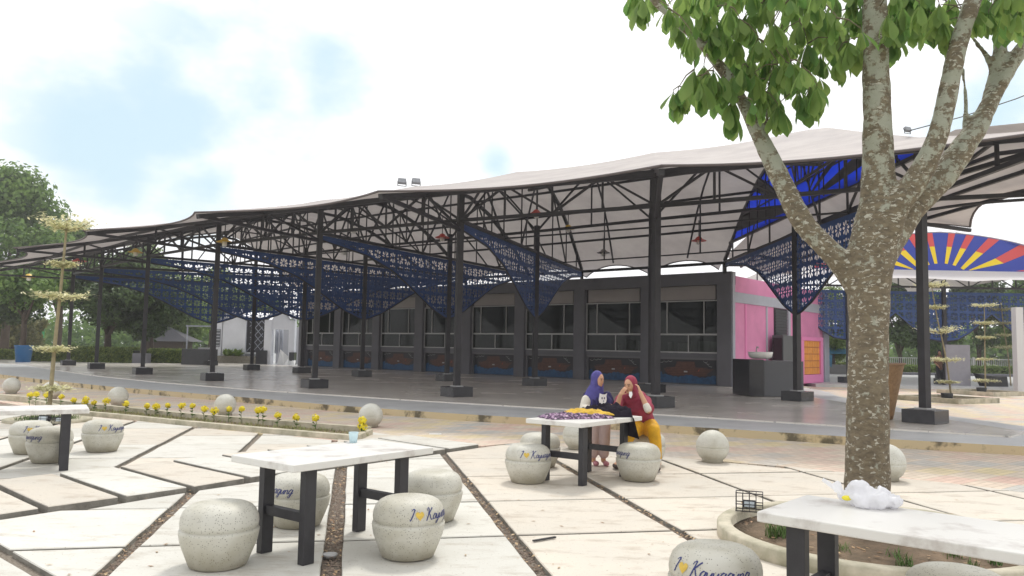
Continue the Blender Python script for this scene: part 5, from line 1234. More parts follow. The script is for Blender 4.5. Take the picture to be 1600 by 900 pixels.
M_ink = mat('navy_script_paint', (.03, .04, .17), .6); M_gold = mat('gold_heart_paint', (.72, .50, .08), .5, var=.2, vscale=30)
def on_stool(p, ang0, lift=.0025):
    a = ang0 + (p[0] - LW / 2) / .273; z = ZB + p[1]; r = prof_r(z) + lift
    return (r * math.cos(a), r * math.sin(a), z)
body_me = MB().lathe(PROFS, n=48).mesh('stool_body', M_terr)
def make_letter_mesh():
    mb = MB()
    for q in LQ: mb.add([on_stool(p, 0) for p in q], [(3, 2, 1, 0)])
    return mb.mesh('script_lettering', M_ink)
def make_heart_mesh():
    mb = MB(); c = sum(HEART, Vector((0, 0))) / len(HEART); n = len(HEART)
    ring = [c + (p - c) * .5 for p in HEART]
    mb.add([on_stool(p, 0, .0035) for p in HEART] + [on_stool(p, 0, .0035) for p in ring] + [on_stool(c, 0, .0035)], [(i, (i + 1) % n, n + (i + 1) % n, n + i) for i in range(n)] + [(n + i, n + (i + 1) % n, 2 * n) for i in range(n)]); return mb.mesh('heart', M_gold)
let_me, heart_me = make_letter_mesh(), make_heart_mesh()
def stool(x, y, face, label):
    """face: direction the middle of the lettering points to, radians"""
    e = empty('stool', (x, y, 0), face); tag(e, label, 'stool', 'round terrazzo stools')
    for nm, me in (('stool_body', body_me), ('script_lettering', let_me), ('heart', heart_me)):
        o = bpy.data.objects.new(nm, me); C.objects.link(o); o.parent = e
    return e
def toward(x, y, deg): return math.atan2(-y, -x) + R(deg)     # 0 = lettering centred to the viewer
stool(-2.08, 5.80, toward(-2.08, 5.8, 150), 'plain side stool, the largest looking one, left of the centre left table')
stool(-1.86, 7.10, toward(-1.86, 7.1, -62), 'stool half hidden behind the left legs of the centre left table')
stool(-.76, 6.15, toward(-.76, 6.15, 52), 'stool with gold heart and script before the right legs of the centre left table')
stool(-.70, 7.42, toward(-.7, 7.42, 170), 'blank stool at the far right corner of the centre left table')
stool(.23, 9.56, toward(.23, 9.56, 30), 'stool with the full gold heart and script left of the clothes table')
stool(.42, 10.80, toward(.42, 10.8, 160), 'stool half hidden behind the one with the full script, with a chipped side')
stool(1.60, 9.86, toward(1.6, 9.86, -75), 'stool in front of the seated woman at the right end of the clothes table')
stool(-6.72, 11.2, toward(-6.72, 11.2, 30), 'back stool of the group at the left edge table')
stool(-6.02, 10.45, toward(-6.02, 10.45, -72), 'front stool of the group at the left edge table')
stool(-5.88, 11.52, toward(-5.88, 11.52, 38), 'stool with a gold heart right of the left edge table leg')
stool(1.24, 4.80, toward(1.24, 4.80, -8), 'stool with bold script cut by the bottom edge in front of the tree planter')
stool(2.44, 4.36, toward(2.44, 4.36, 38), 'stool cut by the bottom edge at the right corner')
stool(1.92, 11.2, toward(2.0, 11.2, 160), 'stool the woman in maroon sits on')

ball = [(.135, 0), (.15, .008)] + [(.235 * math.cos(a), .215 + .225 * math.sin(a)) for a in [R(x) for x in range(-52, -2, 8)]] + [(.235, .212), (.229, .217), (.235, .222)] + [(.236 * math.cos(a), .215 + .245 * math.sin(a)) for a in [R(x) for x in range(6, 90, 7)]] + [(.008, .46)]
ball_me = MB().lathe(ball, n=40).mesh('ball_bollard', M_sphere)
for px, py, lab in ((13, 615, 'leftmost one at the picture edge'), (75, 623, 'second from the left, behind the layered tree stem'), (180, 634, 'third from the left behind the planter'), (348, 649, 'behind the yellow flowers near the middle of the planter'),
                    (577, 668, 'at the right end of the planter'), (903, 703, 'half hidden behind the clothes table'), (1117, 724, 'alone on the paving right of the two people'), (1393, 753, 'half hidden behind the big tree trunk')):
    g = ground(px, py, 0); o = bpy.data.objects.new('ball_bollard', ball_me); C.objects.link(o); o.location = (g.x, g.y + .13, 0); o.rotation_euler.z = rnd.uniform(0, 6)
    tag(o, 'round pale terrazzo ball, ' + lab, 'bollard', 'terrazzo balls along the plaza')

# plastic bag, cup, small items
r = random.Random(3)
bagmb = MB(); bagmb.ball((0, 0, .05), (.16, .10, .065), 18, 10); bagmb.ball((.08, .03, .04), (.10, .09, .05), 14, 8); bagmb.ball((-.07, .02, .09), (.07, .06, .06), 12, 8); bagmb.ball((-.13, .02, .06), (.06, .05, .035), 10, 6)
bago = remesh(bagmb, 'plastic_bag', bpy.data.materials.new('x'), None, .012, 3)
M_bag = mat('thin_white_plastic', (.9, .9, .93), .25, trans=.4)
bago.data.materials.clear(); bago.data.materials.append(M_bag)
for v in bago.data.vertices:
    n_ = noise.noise(v.co * 18) * .03 + abs(noise.noise(v.co * 42)) * .016 - .005; v.co += v.normal * n_
hb = MB()
for s_ in (-1, 1):
    hb.add([(-.15, .01, .07), (-.20 - .03 * s_, .02, .13), (-.23 - .04 * s_, .03 * s_, .15), (-.25 - .03 * s_, .04 * s_, .13), (-.21, .03 * s_, .08), (-.16, 0, .05)], [(0, 1, 2, 3, 4, 5)])
_bg = ground(1362, 790, .76); bagr = empty('plastic_bag', (_bg.x, _bg.y, .752), R(-20)); bagr.scale = (.92,) * 3; tag(bagr, 'tied white plastic bag with food lying on the nearest right table', 'bag')
bago.name = 'bag_body'; bago.parent = bagr; hb.build('handles', M_bag, bagr)
MB().ball((-.14, -.045, .05), (.03, .012, .016), 10, 6).build('yellow_fruit', mat('yellow_food', (.8, .7, .05), .5), bagr)
cu = atdepth(557, 687, 7.0); cup = empty('plastic_cup', (-1.36, 6.95, .75)); tag(cup, 'clear bluish plastic cup on the far edge of the centre left table', 'cup')
M_cup = mat('pale_blue_plastic', (.72, .84, .88), .1, trans=.5)
MB().lathe([(.032, 0), (.042, .085), (.044, .09), (.04, .09), (.03, .008), (.005, .006)], n=20).build('cup_body', M_cup, cup)
# items lying on the plaza
tag(MB().bar(ground(833, 845, .012), ground(868, 839, .012), .022, .012).build('black_rod', M_legs), 'short black rod lying on a slab near the front', 'rod')
jar = ground(516, 865, 0); tag(MB().lathe([(.045, 0), (.055, .02), (.055, .03), (.04, .034), (.01, .036)], n=20).build('jar_lid', M_frame, None, (jar.x, jar.y, -.03)), 'round grey jar lid lying in the central gravel joint', 'lid')
tg = ground(676, 683, 0); tag(MB().box((tg.x, tg.y + .5, .0), (.22, .10, .012)).build('paper_scrap', M_wht), 'white scrap of paper lying on the pink paving', 'paper')

# wire cages with solar lamps
def cage(loc, rz, label, s=1.0):
    e = empty('cage_lamp', loc, rz); tag(e, label, 'garden lamp'); w, d, h = .24 * s, .14 * s, .17 * s; mb = MB()
    for x in (-w / 2, -w / 4, 0, w / 4, w / 2):
        for y in (-d / 2, d / 2): mb.bar((x, y, 0), (x, y, h), .006)
    for z in (.005, h * .4, h):
        for y in (-d / 2, d / 2): mb.bar((-w / 2, y, z), (w / 2, y, z), .008)
        for x in (-w / 2, w / 2): mb.bar((x, -d / 2, z), (x, d / 2, z), .008)
    mb.build('cage', M_black, e)
    MB().box((0, 0, h * .35), (.11 * s, .06 * s, .07 * s), M=Matrix.Rotation(R(-20), 3, 'X')).build('lamp_head', M_tileblk, e)
    MB().box((0, -.034 * s, h * .38), (.09 * s, .004, .05 * s), M=Matrix.Rotation(R(-20), 3, 'X')).build('lens', mat('lamp_lens', (.55, .62, .66), .2), e)
_cg = ground(1171, 798, .11); cage((_cg.x, _cg.y, .11), R(-18), 'black wire cage with a lamp on the near rim of the tree planter')
q = ground(69, 663); cage((q.x, q.y, .0), 0, 'wire cage with a lamp beside the left layered tree', 1.7)
q = ground(106, 660); cage((q.x, q.y - .3, .0), R(30), 'second wire cage, dark, behind the left table leg', 1.3)

# gravel and dry leaves in the joints
peb = MB(); lf = MB()
def in_view(x, y): return y > 4 and abs(x) < y * .68 + .5
def pebble(x, y, s_):
    c = Vector((x, y, -.042)); a = rnd.uniform(0, 3.14); v = []
    for k in range(5): t = a + k * 1.257; v.append(c + Vector((math.cos(t) * s_, math.sin(t) * s_ * .7, rnd.uniform(0, .3) * s_)))
    v.append(c + Vector((0, 0, s_ * .8))); peb.add(v, [(0, 1, 5), (1, 2, 5), (2, 3, 5), (3, 4, 5), (4, 0, 5)])
for p_ in Ps[1:7]:
    qa, qb = 4.9, 12.5
    for _ in range(2400 if p_ == -.10 else 1300):
        q_ = qa + (qb - qa) * rnd.random() ** 1.6; v = fromPQ(p_ + rnd.uniform(-.055, .055) * (1.35 if p_ == -.10 else 1), q_)
        if in_view(*v): pebble(v.x, v.y, rnd.uniform(.006, .016))
for _ in range(700):
    p_ = rnd.choice(Ps[2:6]); q_ = 4.9 + 6 * rnd.random() ** 1.5; v = fromPQ(p_ + rnd.uniform(-.06, .06), q_)
    a = rnd.uniform(0, 6.28); s_ = rnd.uniform(.012, .030); c = Vector((v.x, v.y, -.025 + rnd.uniform(0, .02))); d = Vector((math.cos(a), math.sin(a), rnd.uniform(-.3, .3))) * s_; e = Vector((-d.y, d.x, 0)) * .45
    lf.add([c - d, c + e + Vector((0, 0, .004)), c + d, c - e], [(0, 1, 2, 3)])
for _ in range(420):   # litter on the slabs
    x = rnd.uniform(-4, 5); y = rnd.uniform(5, 12); a = rnd.uniform(0, 6.28); s_ = rnd.choice((.006, .009, .014, .026)); c = Vector((x, y, .006)); d = Vector((math.cos(a), math.sin(a), .1)) * s_; e = Vector((-d.y, d.x, 0)) * .4
    lf.add([c - d, c + e, c + d, c - e], [(0, 1, 2, 3)])
o = peb.build('gravel', mat('brown_gravel', (.34, .27, .21), .9, col2=(.16, .12, .10), vscale=70)); tag(o, 'brown gravel lying in the joints between the slabs', 'gravel', kind='stuff')
o = lf.build('leaf_litter', ML_dry); tag(o, 'dry leaf litter scattered over slabs and joints', 'leaves', kind='stuff')

# ------------------------------------------------------------------ big tree
pc = Vector((3.12, 6.82)); ring = empty('tree_planter', (pc.x, pc.y, 0)); tag(ring, 'round concrete tree planter ring filled with bare soil', 'planter')
MB().lathe([(1.30, -.04), (1.30, .095), (1.285, .11), (1.19, .11), (1.175, .095), (1.175, -.04)], n=64).build('kerb', M_conc, ring)
MB().lathe([(1.175, .02), (.9, .05), (.3, .09), (.02, .10)], n=40).build('soil', M_soil, ring)
mb = MB()
for _ in range(11):
    a = rnd.uniform(2.4, 6.0); q_ = rnd.uniform(.5, 1.05); cx, cy = q_ * math.cos(a), q_ * math.sin(a)
    for _ in range(3): tuft(mb, cx, cy, .05, rnd.uniform(.05, .12), 12, .035, .004)
for _ in range(10): tuft(mb, -.83 + rnd.gauss(0, .06), -.05 + rnd.gauss(0, .06), .05, .14, 14, .03, .004)
o = mb.build('grass_tufts', M_grass, ring); o['kind'] = 'stuff'
lit = MB()
for _ in range(160):
    a = rnd.uniform(0, 6.28); q_ = rnd.uniform(.3, 1.1); c = Vector((q_ * math.cos(a), q_ * math.sin(a), .075)); s_ = rnd.uniform(.01, .035); t = rnd.uniform(0, 6.28); d = Vector((math.cos(t), math.sin(t), .1)) * s_; e_ = Vector((-d.y, d.x, 0)) * .4
    lit.add([c - d, c + e_, c + d, c - e_], [(0, 1, 2, 3)])
o = lit.build('leaf_litter', ML_dry, ring); o['kind'] = 'stuff'

TX, TY = 3.17, 6.98
bt_ = empty('shade_tree', (TX, TY, 0)); tag(bt_, 'large lichen spotted shade tree with drooping leaf clusters in the planter ring', 'tree')
def TP(px, py, dy=0): p = atdepth(px, py, TY + dy); return p - Vector((TX, TY, 0))
def limb(pts):   # (px, py, width px, depth offset)
    P3 = [TP(a, b, d) for a, b, w, d in pts]; rad = [w / 2 * (TY + d) / F for a, b, w, d in pts]
    comb = catmull([(p.x, p.y, p.z) for p in P3], 5); rr = []
    for i in range(len(rad) - 1): rr += [lerp(rad[i], rad[i + 1], k / 5) for k in range(5)]
    return comb, rr + [rad[-1]]
limbs = [
 [(1354, 850, 84, 0), (1355, 800, 72, 0), (1355, 740, 66, 0), (1356, 600, 60, 0), (1358, 500, 58, 0), (1358, 440, 66, 0), (1364, 380, 72, 0), (1372, 300, 52, 0), (1371, 200, 44, -.05), (1369, 100, 40, -.05), (1366, 0, 38, -.1), (1360, -140, 34, -.1), (1350, -300, 26, 0), (1345, -460, 14, 0)],
 [(1357, 470, 50, 0), (1325, 425, 42, .05), (1290, 385, 38, .1), (1250, 340, 38, .2), (1215, 270, 34, .25), (1188, 215, 28, .3), (1155, 150, 23, .3), (1118, 95, 18, .3), (1075, 50, 15, .3), (1030, 10, 12, .3), (985, -40, 8, .3)],
 [(1370, 400, 62, 0), (1395, 330, 50, -.1), (1432, 280, 42, -.15), (1462, 220, 36, -.2), (1482, 140, 33, -.2), (1500, 60, 31, -.2), (1524, -10, 29, -.2), (1560, -110, 24, -.1), (1590, -240, 15, 0)],
 [(1375, 400, 56, 0), (1420, 330, 50, .15), (1475, 272, 46, .2), (1515, 215, 40, .25), (1545, 165, 30, .3), (1572, 115, 26, .3), (1608, 60, 24, .3), (1660, -10, 20, .3), (1730, -80, 14, .3)],
 [(1540, 178, 26, .3), (1552, 130, 24, .35), (1562, 80, 22, .35), (1572, 20, 20, .4), (1585, -60, 15, .4)],
 [(1552, 112, 14, .35), (1540, 85, 10, .35), (1522, 62, 8, .4), (1515, 45, 6, .4)],
 [(1506, 215, 12, .3), (1509, 160, 9, .3), (1504, 105, 7, .3)],
 [(1193, 222, 12, .3), (1199, 180, 8, .3), (1203, 120, 6, .35), (1215, 60, 5, .4)],
 [(1105, 85, 9, .3), (1108, 50, 6, .3), (1105, 0, 5, .3)],
]
tm = MB()
for lb_ in limbs:
    c_, r_ = limb(lb_); k_ = 1.0 if lb_ is limbs[0] else .9; tm.tube(c_, [x * k_ for x in r_], 16)
trunk = remesh(tm, 'trunk', M_bark, bt_, .022, 5, .5)
# knots and subtle unevenness
for v in trunk.data.vertices:
    v.co += v.normal * (noise.noise(v.co * 5) * .010 + noise.noise(v.co * 16) * .004)
# leaves: whorls of drooping obovate leaves
def leaf_mesh(name, seed):
    r = random.Random(seed); mb = MB(); n = 7; Lf = r.uniform(.19, .27); Wf = r.uniform(.034, .046); V = []; bend = r.uniform(-.02, .02); cup = r.uniform(.15, .5); dr = r.uniform(.02, .09)
    for i in range(n + 1):
        t = i / n; w = Wf * interp(t, [(0, .12), (.2, .42), (.45, .86), (.65, 1.12), (.8, 1.12), (.9, .86), (1, .1)])
        if i == n: w = .003
        x = .03 + Lf * t; z = -dr * t * t; y0 = bend * t * t + .004 * math.sin(t * 9 + seed)
        V += [(x, y0 - w * r.uniform(.9, 1.1), z + w * cup), (x, y0, z), (x, y0 + w * r.uniform(.9, 1.1), z + w * cup)]
    fs = []
    for i in range(n): b = i * 3; fs += [(b, b + 3, b + 4, b + 1), (b + 1, b + 4, b + 5, b + 2)]
    mb.add(V, fs, 0, True); mb.bar((-.005, 0, 0), (.03, 0, 0), .003); return mb.mesh(name, ML_fig)
leafs = [leaf_mesh('leaf', k) for k in range(8)]
leafdata = []
def whorl(c, s_=1.0, tilt=None, n=7, rr=rnd):
    a0 = rr.uniform(0, 6.28)
    for k in range(n):
        a = a0 + 2 * math.pi * k / n + rr.uniform(-.25, .25); droop = R(rr.uniform(48, 84))
        Mx = Matrix.Translation(c) @ Matrix.Rotation(a, 4, 'Z') @ Matrix.Rotation(droop, 4, 'Y') @ Matrix.Rotation(rr.uniform(-.4, .4), 4, 'X') @ Matrix.Scale(s_ * rr.uniform(.8, 1.15), 4)
        leafdata.append((c, Mx))
wl = random.Random(21)
# (px, py) of whorl hubs in front of the sky, left limb's foliage
hubs = [(1003, 5), (1025, -12), (1042, 22), (1060, 45), (1072, 22), (1083, 60), (1098, 42), (1100, 15), (1068, 0), (1128, 48), (1118, 62), (1140, 20), (1165, 35), (1150, 70), (1172, 38), (1192, 15), (1205, 60), (1217, 55), (1225, 75), (1240, 20), (1250, 45), (1262, 78), (1275, 50), (1290, 25), (1282, 98), (1300, 70), (1318, 55), (1325, 75), (1310, 95), (1335, 30), (1345, 60), (1196, 95), (1215, 110), (1235, 105), (1175, 100), (1160, 115), (1180, 125), (1205, 135), (1225, 130), (1245, 130), (1260, 115), (1270, 140), (1085, 118), (1100, 112), (1115, 120), (1060, 150), (1070, 148), (1110, 140), (1120, 150), (1130, 128), (1145, 128), (1095, 135), (1145, 165), (1142, 178), (1190, 150), (1220, 172), (1250, 152), (1262, 160), (1268, 148), (1185, 165), (1215, 175), (1155, 100), (1185, 70), (1270, 5), (1305, 5), (1330, 0), (1350, 25), (1200, -10), (1230, -5), (1120, -10), (1150, -15), (1175, -20), (1090, -15), (1345, 80), (1295, 45), (1255, 0),
        (1395, 5), (1410, 20), (1425, 10), (1440, 25), (1455, 15), (1470, 20), (1485, 5), (1400, 35), (1430, 38), (1462, 40), (1398, 50), (1475, 35), (1535, 0), (1550, 15), (1565, 5), (1580, 20), (1598, 12), (1592, 30), (1545, 30), (1525, 25), (1600, -10), (1480, 45), (1395, 65), (1450, -5), (1415, -10), (1512, 15), (1595, 0), (1570, -15), (1575, 35), (1482, 60), (1405, 40)]
for px, py in hubs:
    py -= 10
    c = TP(px, py, .3 + wl.uniform(-.45, .45) if px < 1360 else wl.uniform(-.2, .7)); s_ = wl.uniform(.80, 1.10) * (1 if px < 1360 else .95)
    whorl(c, s_, rr=wl, n=wl.choice((7, 8, 9)))
    if py < 85 or wl.random() < .5: whorl(TP(px + wl.uniform(-14, 14), py + wl.uniform(-16, 6), wl.uniform(-.5, .9)), wl.uniform(.7, .95), rr=wl, n=7)
n_front = len(leafdata)
for _ in range(150):     # the crown above the frame
    px = wl.uniform(960, 1900); py = wl.uniform(-560, -20); whorl(TP(px, py, wl.uniform(-1.6, 1.9)), wl.uniform(.8, 1.1), rr=wl)
twig = MB()
for px, py in hubs:
    pass
cnt = 0; rest = MB()
for i, (c, Mx) in enumerate(leafdata):
    if cnt < 298 and i < n_front and i % 3 != 2:
        o = bpy.data.objects.new('leaf', leafs[(i * 5 + i // 7) % 8]); C.objects.link(o); o.parent = bt_; o.matrix_local = Mx; cnt += 1
    else:
        me = leafs[(i * 5 + i // 7) % 8]; b = len(rest.v); rest.v += [tuple(Mx @ v.co) for v in me.vertices]
        for p in me.polygons: rest.f.append(tuple(b + k for k in p.vertices)); rest.m.append(0); rest.sm.append(True)
o = rest.build('foliage', ML_fig, bt_); o['kind'] = 'stuff'
# thin twigs joining hubs
tw = MB(); hub3 = sorted(set(tuple(round(x, 4) for x in c) for c, _ in leafdata[:n_front]))
main = [p for lb_ in limbs for p in limb(lb_)[0]]
hv = [Vector(h) for h in hub3]
for h in hv:
    near = min((q for q in main + [g for g in hv if g.z > h.z + .05 and (g - h).length > .05] if (q - h).length > .02), key=lambda q: (q - h).length)
    if (near - h).length < 1.2: tw.tube([near, near.lerp(h, .5) + Vector((0, 0, .04)), h + Vector((0, 0, .02)), h], [.008, .006, .004, .003], 5)
o = tw.build('twigs', mat('twig_bark', (.16, .13, .08), .8), bt_); o['kind'] = 'stuff'

# ------------------------------------------------------------------ people
def capsule_chain(mb, pts, rad, n=14):
    P3 = [Vector(p) for p in pts]; mb.tube(P3, rad, n)
    for p, r_ in ((P3[0], rad[0]), (P3[-1], rad[-1])): mb.ball(p, r_, 12, 8)
def hand(mb, w, d, palm_n, s_=1.0, curl=.5):
    """palm and five fingers from the wrist w, pointing along d, palm facing palm_n"""
    d = Vector(d).normalized(); nrm = Vector(palm_n); nrm = (nrm - d * nrm.dot(d)).normalized(); side = d.cross(nrm)
    w = Vector(w); pc_ = w + d * .045 * s_
    Mx = Matrix((side, d, nrm)).transposed()
    mb.ball(pc_, (.036 * s_, .048 * s_, .014 * s_), 12, 8, M=Mx)
    for k, (o_, l) in enumerate(((-.026, .062), (-.009, .072), (.009, .068), (.026, .054))):
        b = w + d * .085 * s_ + side * o_ * s_; m1 = b + (d * math.cos(curl * .6) + nrm * math.sin(curl * .6)) * l * .5 * s_; m2 = m1 + (d * math.cos(curl * 1.6) + nrm * math.sin(curl * 1.6)) * l * .55 * s_
        mb.tube([b - d * .02 * s_, b, m1, m2], [.008 * s_, .0085 * s_, .0078 * s_, .006 * s_], 8); mb.ball(m2, .006 * s_, 8, 6)
    b = w + d * .03 * s_ - side * .03 * s_; m1 = b + (d * .6 - side * .7 + nrm * .35).normalized() * .035 * s_; m2 = m1 + (d * .9 - side * .1 + nrm * .4).normalized() * .03 * s_
    mb.tube([w + d * .02 * s_, b, m1, m2], [.012 * s_, .011 * s_, .0095 * s_, .007 * s_], 8)
def head(mb, c, f, s_=1.0, up=(0, 0, 1)):
    f = Vector(f).normalized(); up = Vector(up); up = (up - f * up.dot(f)).normalized(); sd_ = up.cross(f); Mx = Matrix((sd_, f, up)).transposed(); c = Vector(c)
    mb.ball(c, (.074 * s_, .092 * s_, .105 * s_), 18, 14, M=Mx)                                 # skull
    mb.ball(c + Mx @ Vector((0, .035, -.055)) * s_, (.052 * s_, .055 * s_, .062 * s_), 14, 10, M=Mx)   # jaw
    mb.ball(c + Mx @ Vector((0, .094, -.022)) * s_, (.012 * s_, .016 * s_, .022 * s_), 8, 6, M=Mx)   # nose
    mb.ball(c + Mx @ Vector((0, .082, -.062)) * s_, (.022 * s_, .010 * s_, .008 * s_), 8, 6, M=Mx)   # lips
    mb.ball(c + Mx @ Vector((0, .076, -.093)) * s_, (.02 * s_, .016 * s_, .014 * s_), 8, 6, M=Mx)    # chin
    for k in (-1, 1):
        mb.ball(c + Mx @ Vector((.034 * k, .066, -.035)) * s_, (.022 * s_, .018 * s_, .02 * s_), 8, 6, M=Mx)
        mb.ball(c + Mx @ Vector((.076 * k, .0, -.02)) * s_, (.008 * s_, .018 * s_, .028 * s_), 8, 6, M=Mx)
    return Mx
def face_bits(parent, c, Mx, s_=1.0):
    c = Vector(c); mb = MB(); br = MB(); lp = MB()
    for k in (-1, 1):
        mb.ball(c + Mx @ Vector((.030 * k, .083, .004)) * s_, (.012 * s_, .006 * s_, .006 * s_), 10, 6, M=Mx)
        p = [c + Mx @ Vector((k * x, y, z)) * s_ for x, y, z in ((.012, .092, .020), (.03, .088, .026), (.048, .072, .020))]; br.tube(p, .003 * s_, 5)
    lp.ball(c + Mx @ Vector((0, .0895, -.062)) * s_, (.020 * s_, .005 * s_, .006 * s_), 10, 6, M=Mx)
    mb.build('eyes', mat('dark_eye', (.03, .02, .02), .2), parent); br.build('eyebrows', mat('dark_hair', (.02, .015, .012), .6), parent); lp.build('mouth', mat('lip', (.42, .13, .11), .5), parent)

M_skin2 = mat('warm_skin', (.56, .31, .19), .5); M_hijB = mat('blue_jersey', (.085, .075, .30), .8, var=.25, vscale=14); M_tee = mat('navy_tshirt', (.035, .03, .11), .8)
M_mar = mat('maroon_fabric', (.32, .035, .075), .8, var=.3, vscale=12); M_ylw = mat('mustard_trousers', (.75, .40, .01), .75, var=.25, vscale=10); M_pale = mat('pale_pink_trousers', (.55, .42, .40), .8, var=.15); M_off = mat('off_white_sleeve', (.66, .62, .54), .8)
M_blk = mat('dark_shoe', (.05, .03, .025), .6)

# girl, standing behind the table, turned to the woman
gx, gy = 1.24, 11.05
girl = empty('person', (gx, gy, 0)); tag(girl, 'girl in a blue headscarf and navy tshirt standing at the clothes table', 'person')
sc = .83
gb_ = MB()
hc = Vector((-.02, -.06, 1.185)); gf = Vector((.75, -.62, -.16))
# torso, neck, legs, arms as one skin
capsule_chain(gb_, [(-.02, .02, .62), (-.03, .01, .75), (-.03, .0, .90), (-.03, -.01, 1.0)], [.11, .10, .115, .07])
capsule_chain(gb_, [(-.03, -.01, .98), (-.025, -.03, 1.10)], [.04, .036])
GM = head(gb_, hc, gf, .88)
for k, fx in ((-1, -.07), (1, .07)):
    capsule_chain(gb_, [(fx, .03, .62), (fx, .0, .36), (fx, .02, .10), (fx, .02, .06)], [.075, .055, .036, .034])
    gb_.ball((fx + .03, -.05, .035), (.036, .085, .03), 10, 6)
gs = [((-.15, .0, .95), (-.22, -.10, .78), (-.12, -.30, .80)), ((.11, -.02, .95), (.16, -.15, .80), (.08, -.32, .80))]
for a, b, c in gs:
    capsule_chain(gb_, [a, b], [.045, .036]); capsule_chain(gb_, [b, c], [.035, .024]); hand(gb_, c, Vector(c) - Vector(b) + Vector((0, 0, -.02)), (0, 0, -1), .82, .4)
remesh(gb_, 'body', M_skin2, girl, .009, 3)
face_bits(girl, hc, GM, .88)
cl_ = MB()
capsule_chain(cl_, [(-.02, .02, .72), (-.03, .01, .75), (-.03, .0, .90), (-.03, .0, .97)], [.135, .118, .128, .09], 20)
for a, b, c in gs: capsule_chain(cl_, [a, Vector(a).lerp(Vector(b), .6)], [.062, .056])
remesh(cl_, 'tshirt', M_tee, girl, .011, 3)
sl = MB()
for a, b, c in gs[:1]: capsule_chain(sl, [Vector(a).lerp(Vector(b), .35), b, Vector(b).lerp(Vector(c), .55)], [.076, .064, .048])
remesh(sl, 'sleeve', M_off, girl, .011, 3)
hj = MB()
def hijab(mb, hc, Mx, s_, drape):
    hc = Vector(hc); mb.ball(hc + Mx @ Vector((0, -.030, .018)) * s_, (.090 * s_, .100 * s_, .114 * s_), 18, 14, M=Mx)
    mb.ball(hc + Mx @ Vector((0, -.04, -.075)) * s_, (.082 * s_, .082 * s_, .10 * s_), 16, 12, M=Mx)
    for k in (-1, 1): mb.ball(hc + Mx @ Vector((.068 * k, -.004, -.06)) * s_, (.026 * s_, .040 * s_, .095 * s_), 12, 10, M=Mx)
    mb.ball(hc + Mx @ Vector((0, .02, -.135)) * s_, (.066 * s_, .062 * s_, .045 * s_), 14, 10, M=Mx)
    capsule_chain(mb, *drape, 18)
hijab(hj, hc, GM, .88, ([(-.03, -.02, 1.10), (-.05, .01, 1.01), (-.07, .02, .93), (-.09, .03, .86)], [.09, .125, .14, .12]))
for k in (-1,): capsule_chain(hj, [(-.12, .0, .96), (-.19, -.02, .84)], [.08, .07])
remesh(hj, 'headscarf', M_hijB, girl, .010, 3)
for v in girl.children[-1].data.vertices:
    if v.co.z < 1.06: v.co += v.normal * .011 * math.sin(math.atan2(v.co.y, v.co.x) * 16 + v.co.z * 8)
tr3 = MB()
for fx in (-.075, .075): capsule_chain(tr3, [(fx, .03, .68), (fx, .0, .36), (fx, .01, .16)], [.10, .085, .075])
remesh(tr3, 'trousers', M_pale, girl, .012, 3)
# white animal-face print: a rounded patch with ears and two eye dots, on the chest facing the viewer
def chest(p, lift=.0): return (p[0] + .01, -.168 - lift + .9 * p[0] ** 2 * 2, p[1])
pr = MB(); out_ = [(.0, .775), (.045, .778), (.075, .80), (.083, .84), (.078, .885), (.09, .925), (.055, .905), (.02, .908), (-.015, .92), (-.02, .885), (-.028, .83), (-.02, .795)]
out_ = [(x - .005, z + .075) for x, z in out_]
tri = tessellate_polygon([[Vector((x, z, 0)) for x, z in out_]]); pr.add([chest(p) for p in out_], tri, 0)
for ex in (.012, .045): pr.add([chest((ex + .008 * math.cos(t), (.93) + .016 * math.sin(t)), .004) for t in [k * .785 for k in range(8)]], [tuple(range(8))], 1)
pr.add([chest((.034 + .009 * math.cos(t), .89 + .007 * math.sin(t)), .004) for t in [k * .785 for k in range(8)]], [tuple(range(8))], 1)
pr.build('shirt_print', [M_wht, M_tee], girl)
gsh = MB()
for fx in (-.07, .07): gsh.ball((fx + .03, -.055, .03), (.043, .095, .034), 12, 8)
gsh.build('sandals', mat('pink_sandal', (.45, .18, .22), .6), girl)

# woman, seated at the right end of the table, leaning on it, hands at her face
wx, wy = 1.90, 11.15
wo = empty('person', (wx, wy, 0)); tag(wo, 'woman in maroon headscarf and mustard trousers seated, one hand at her ear', 'person')
wb = MB(); hc = Vector((-.27, -.36, 1.12)); wf = Vector((-.62, -.75, -.16))
# joints (relative to her stool): pelvis, chest, shoulders
pel = Vector((-.02, .0, .55)); ch = Vector((-.16, -.18, .86)); nk = Vector((-.21, -.27, .98))
capsule_chain(wb, [pel, Vector((-.07, -.07, .68)), ch, Vector((-.21, -.23, .93))], [.15, .135, .15, .09], 18)
capsule_chain(wb, [nk - Vector((0, 0, .04)), hc - Vector((0, 0, .06))], [.05, .046])
WM = head(wb, hc, wf, .98)
side_ = Vector((.77, -.64, 0)).normalized()      # her left shoulder, seen at right
shL = Vector((-.04, -.30, .90)); shR = Vector((-.36, -.10, .90))
elL = Vector((-.06, -.60, .80)); elR = Vector((-.46, -.42, .80))
wrL = Vector((-.155, -.52, 1.03)); wrR = Vector((-.42, -.52, 1.00))
legs_ = [((-.10, -.02, .53), (-.26, -.46, .51), (-.42, -.36, .09)), ((.04, -.05, .53), (.04, -.46, .52), (.10, -.50, .09))]
for a, b, c in legs_:
    capsule_chain(wb, [a, b], [.10, .065]); capsule_chain(wb, [b, Vector(b).lerp(Vector(c), .4), c], [.062, .058, .036])
    wb.ball(Vector(c) + Vector((-.04, -.07, -.045)), (.04, .11, .035), 12, 8)
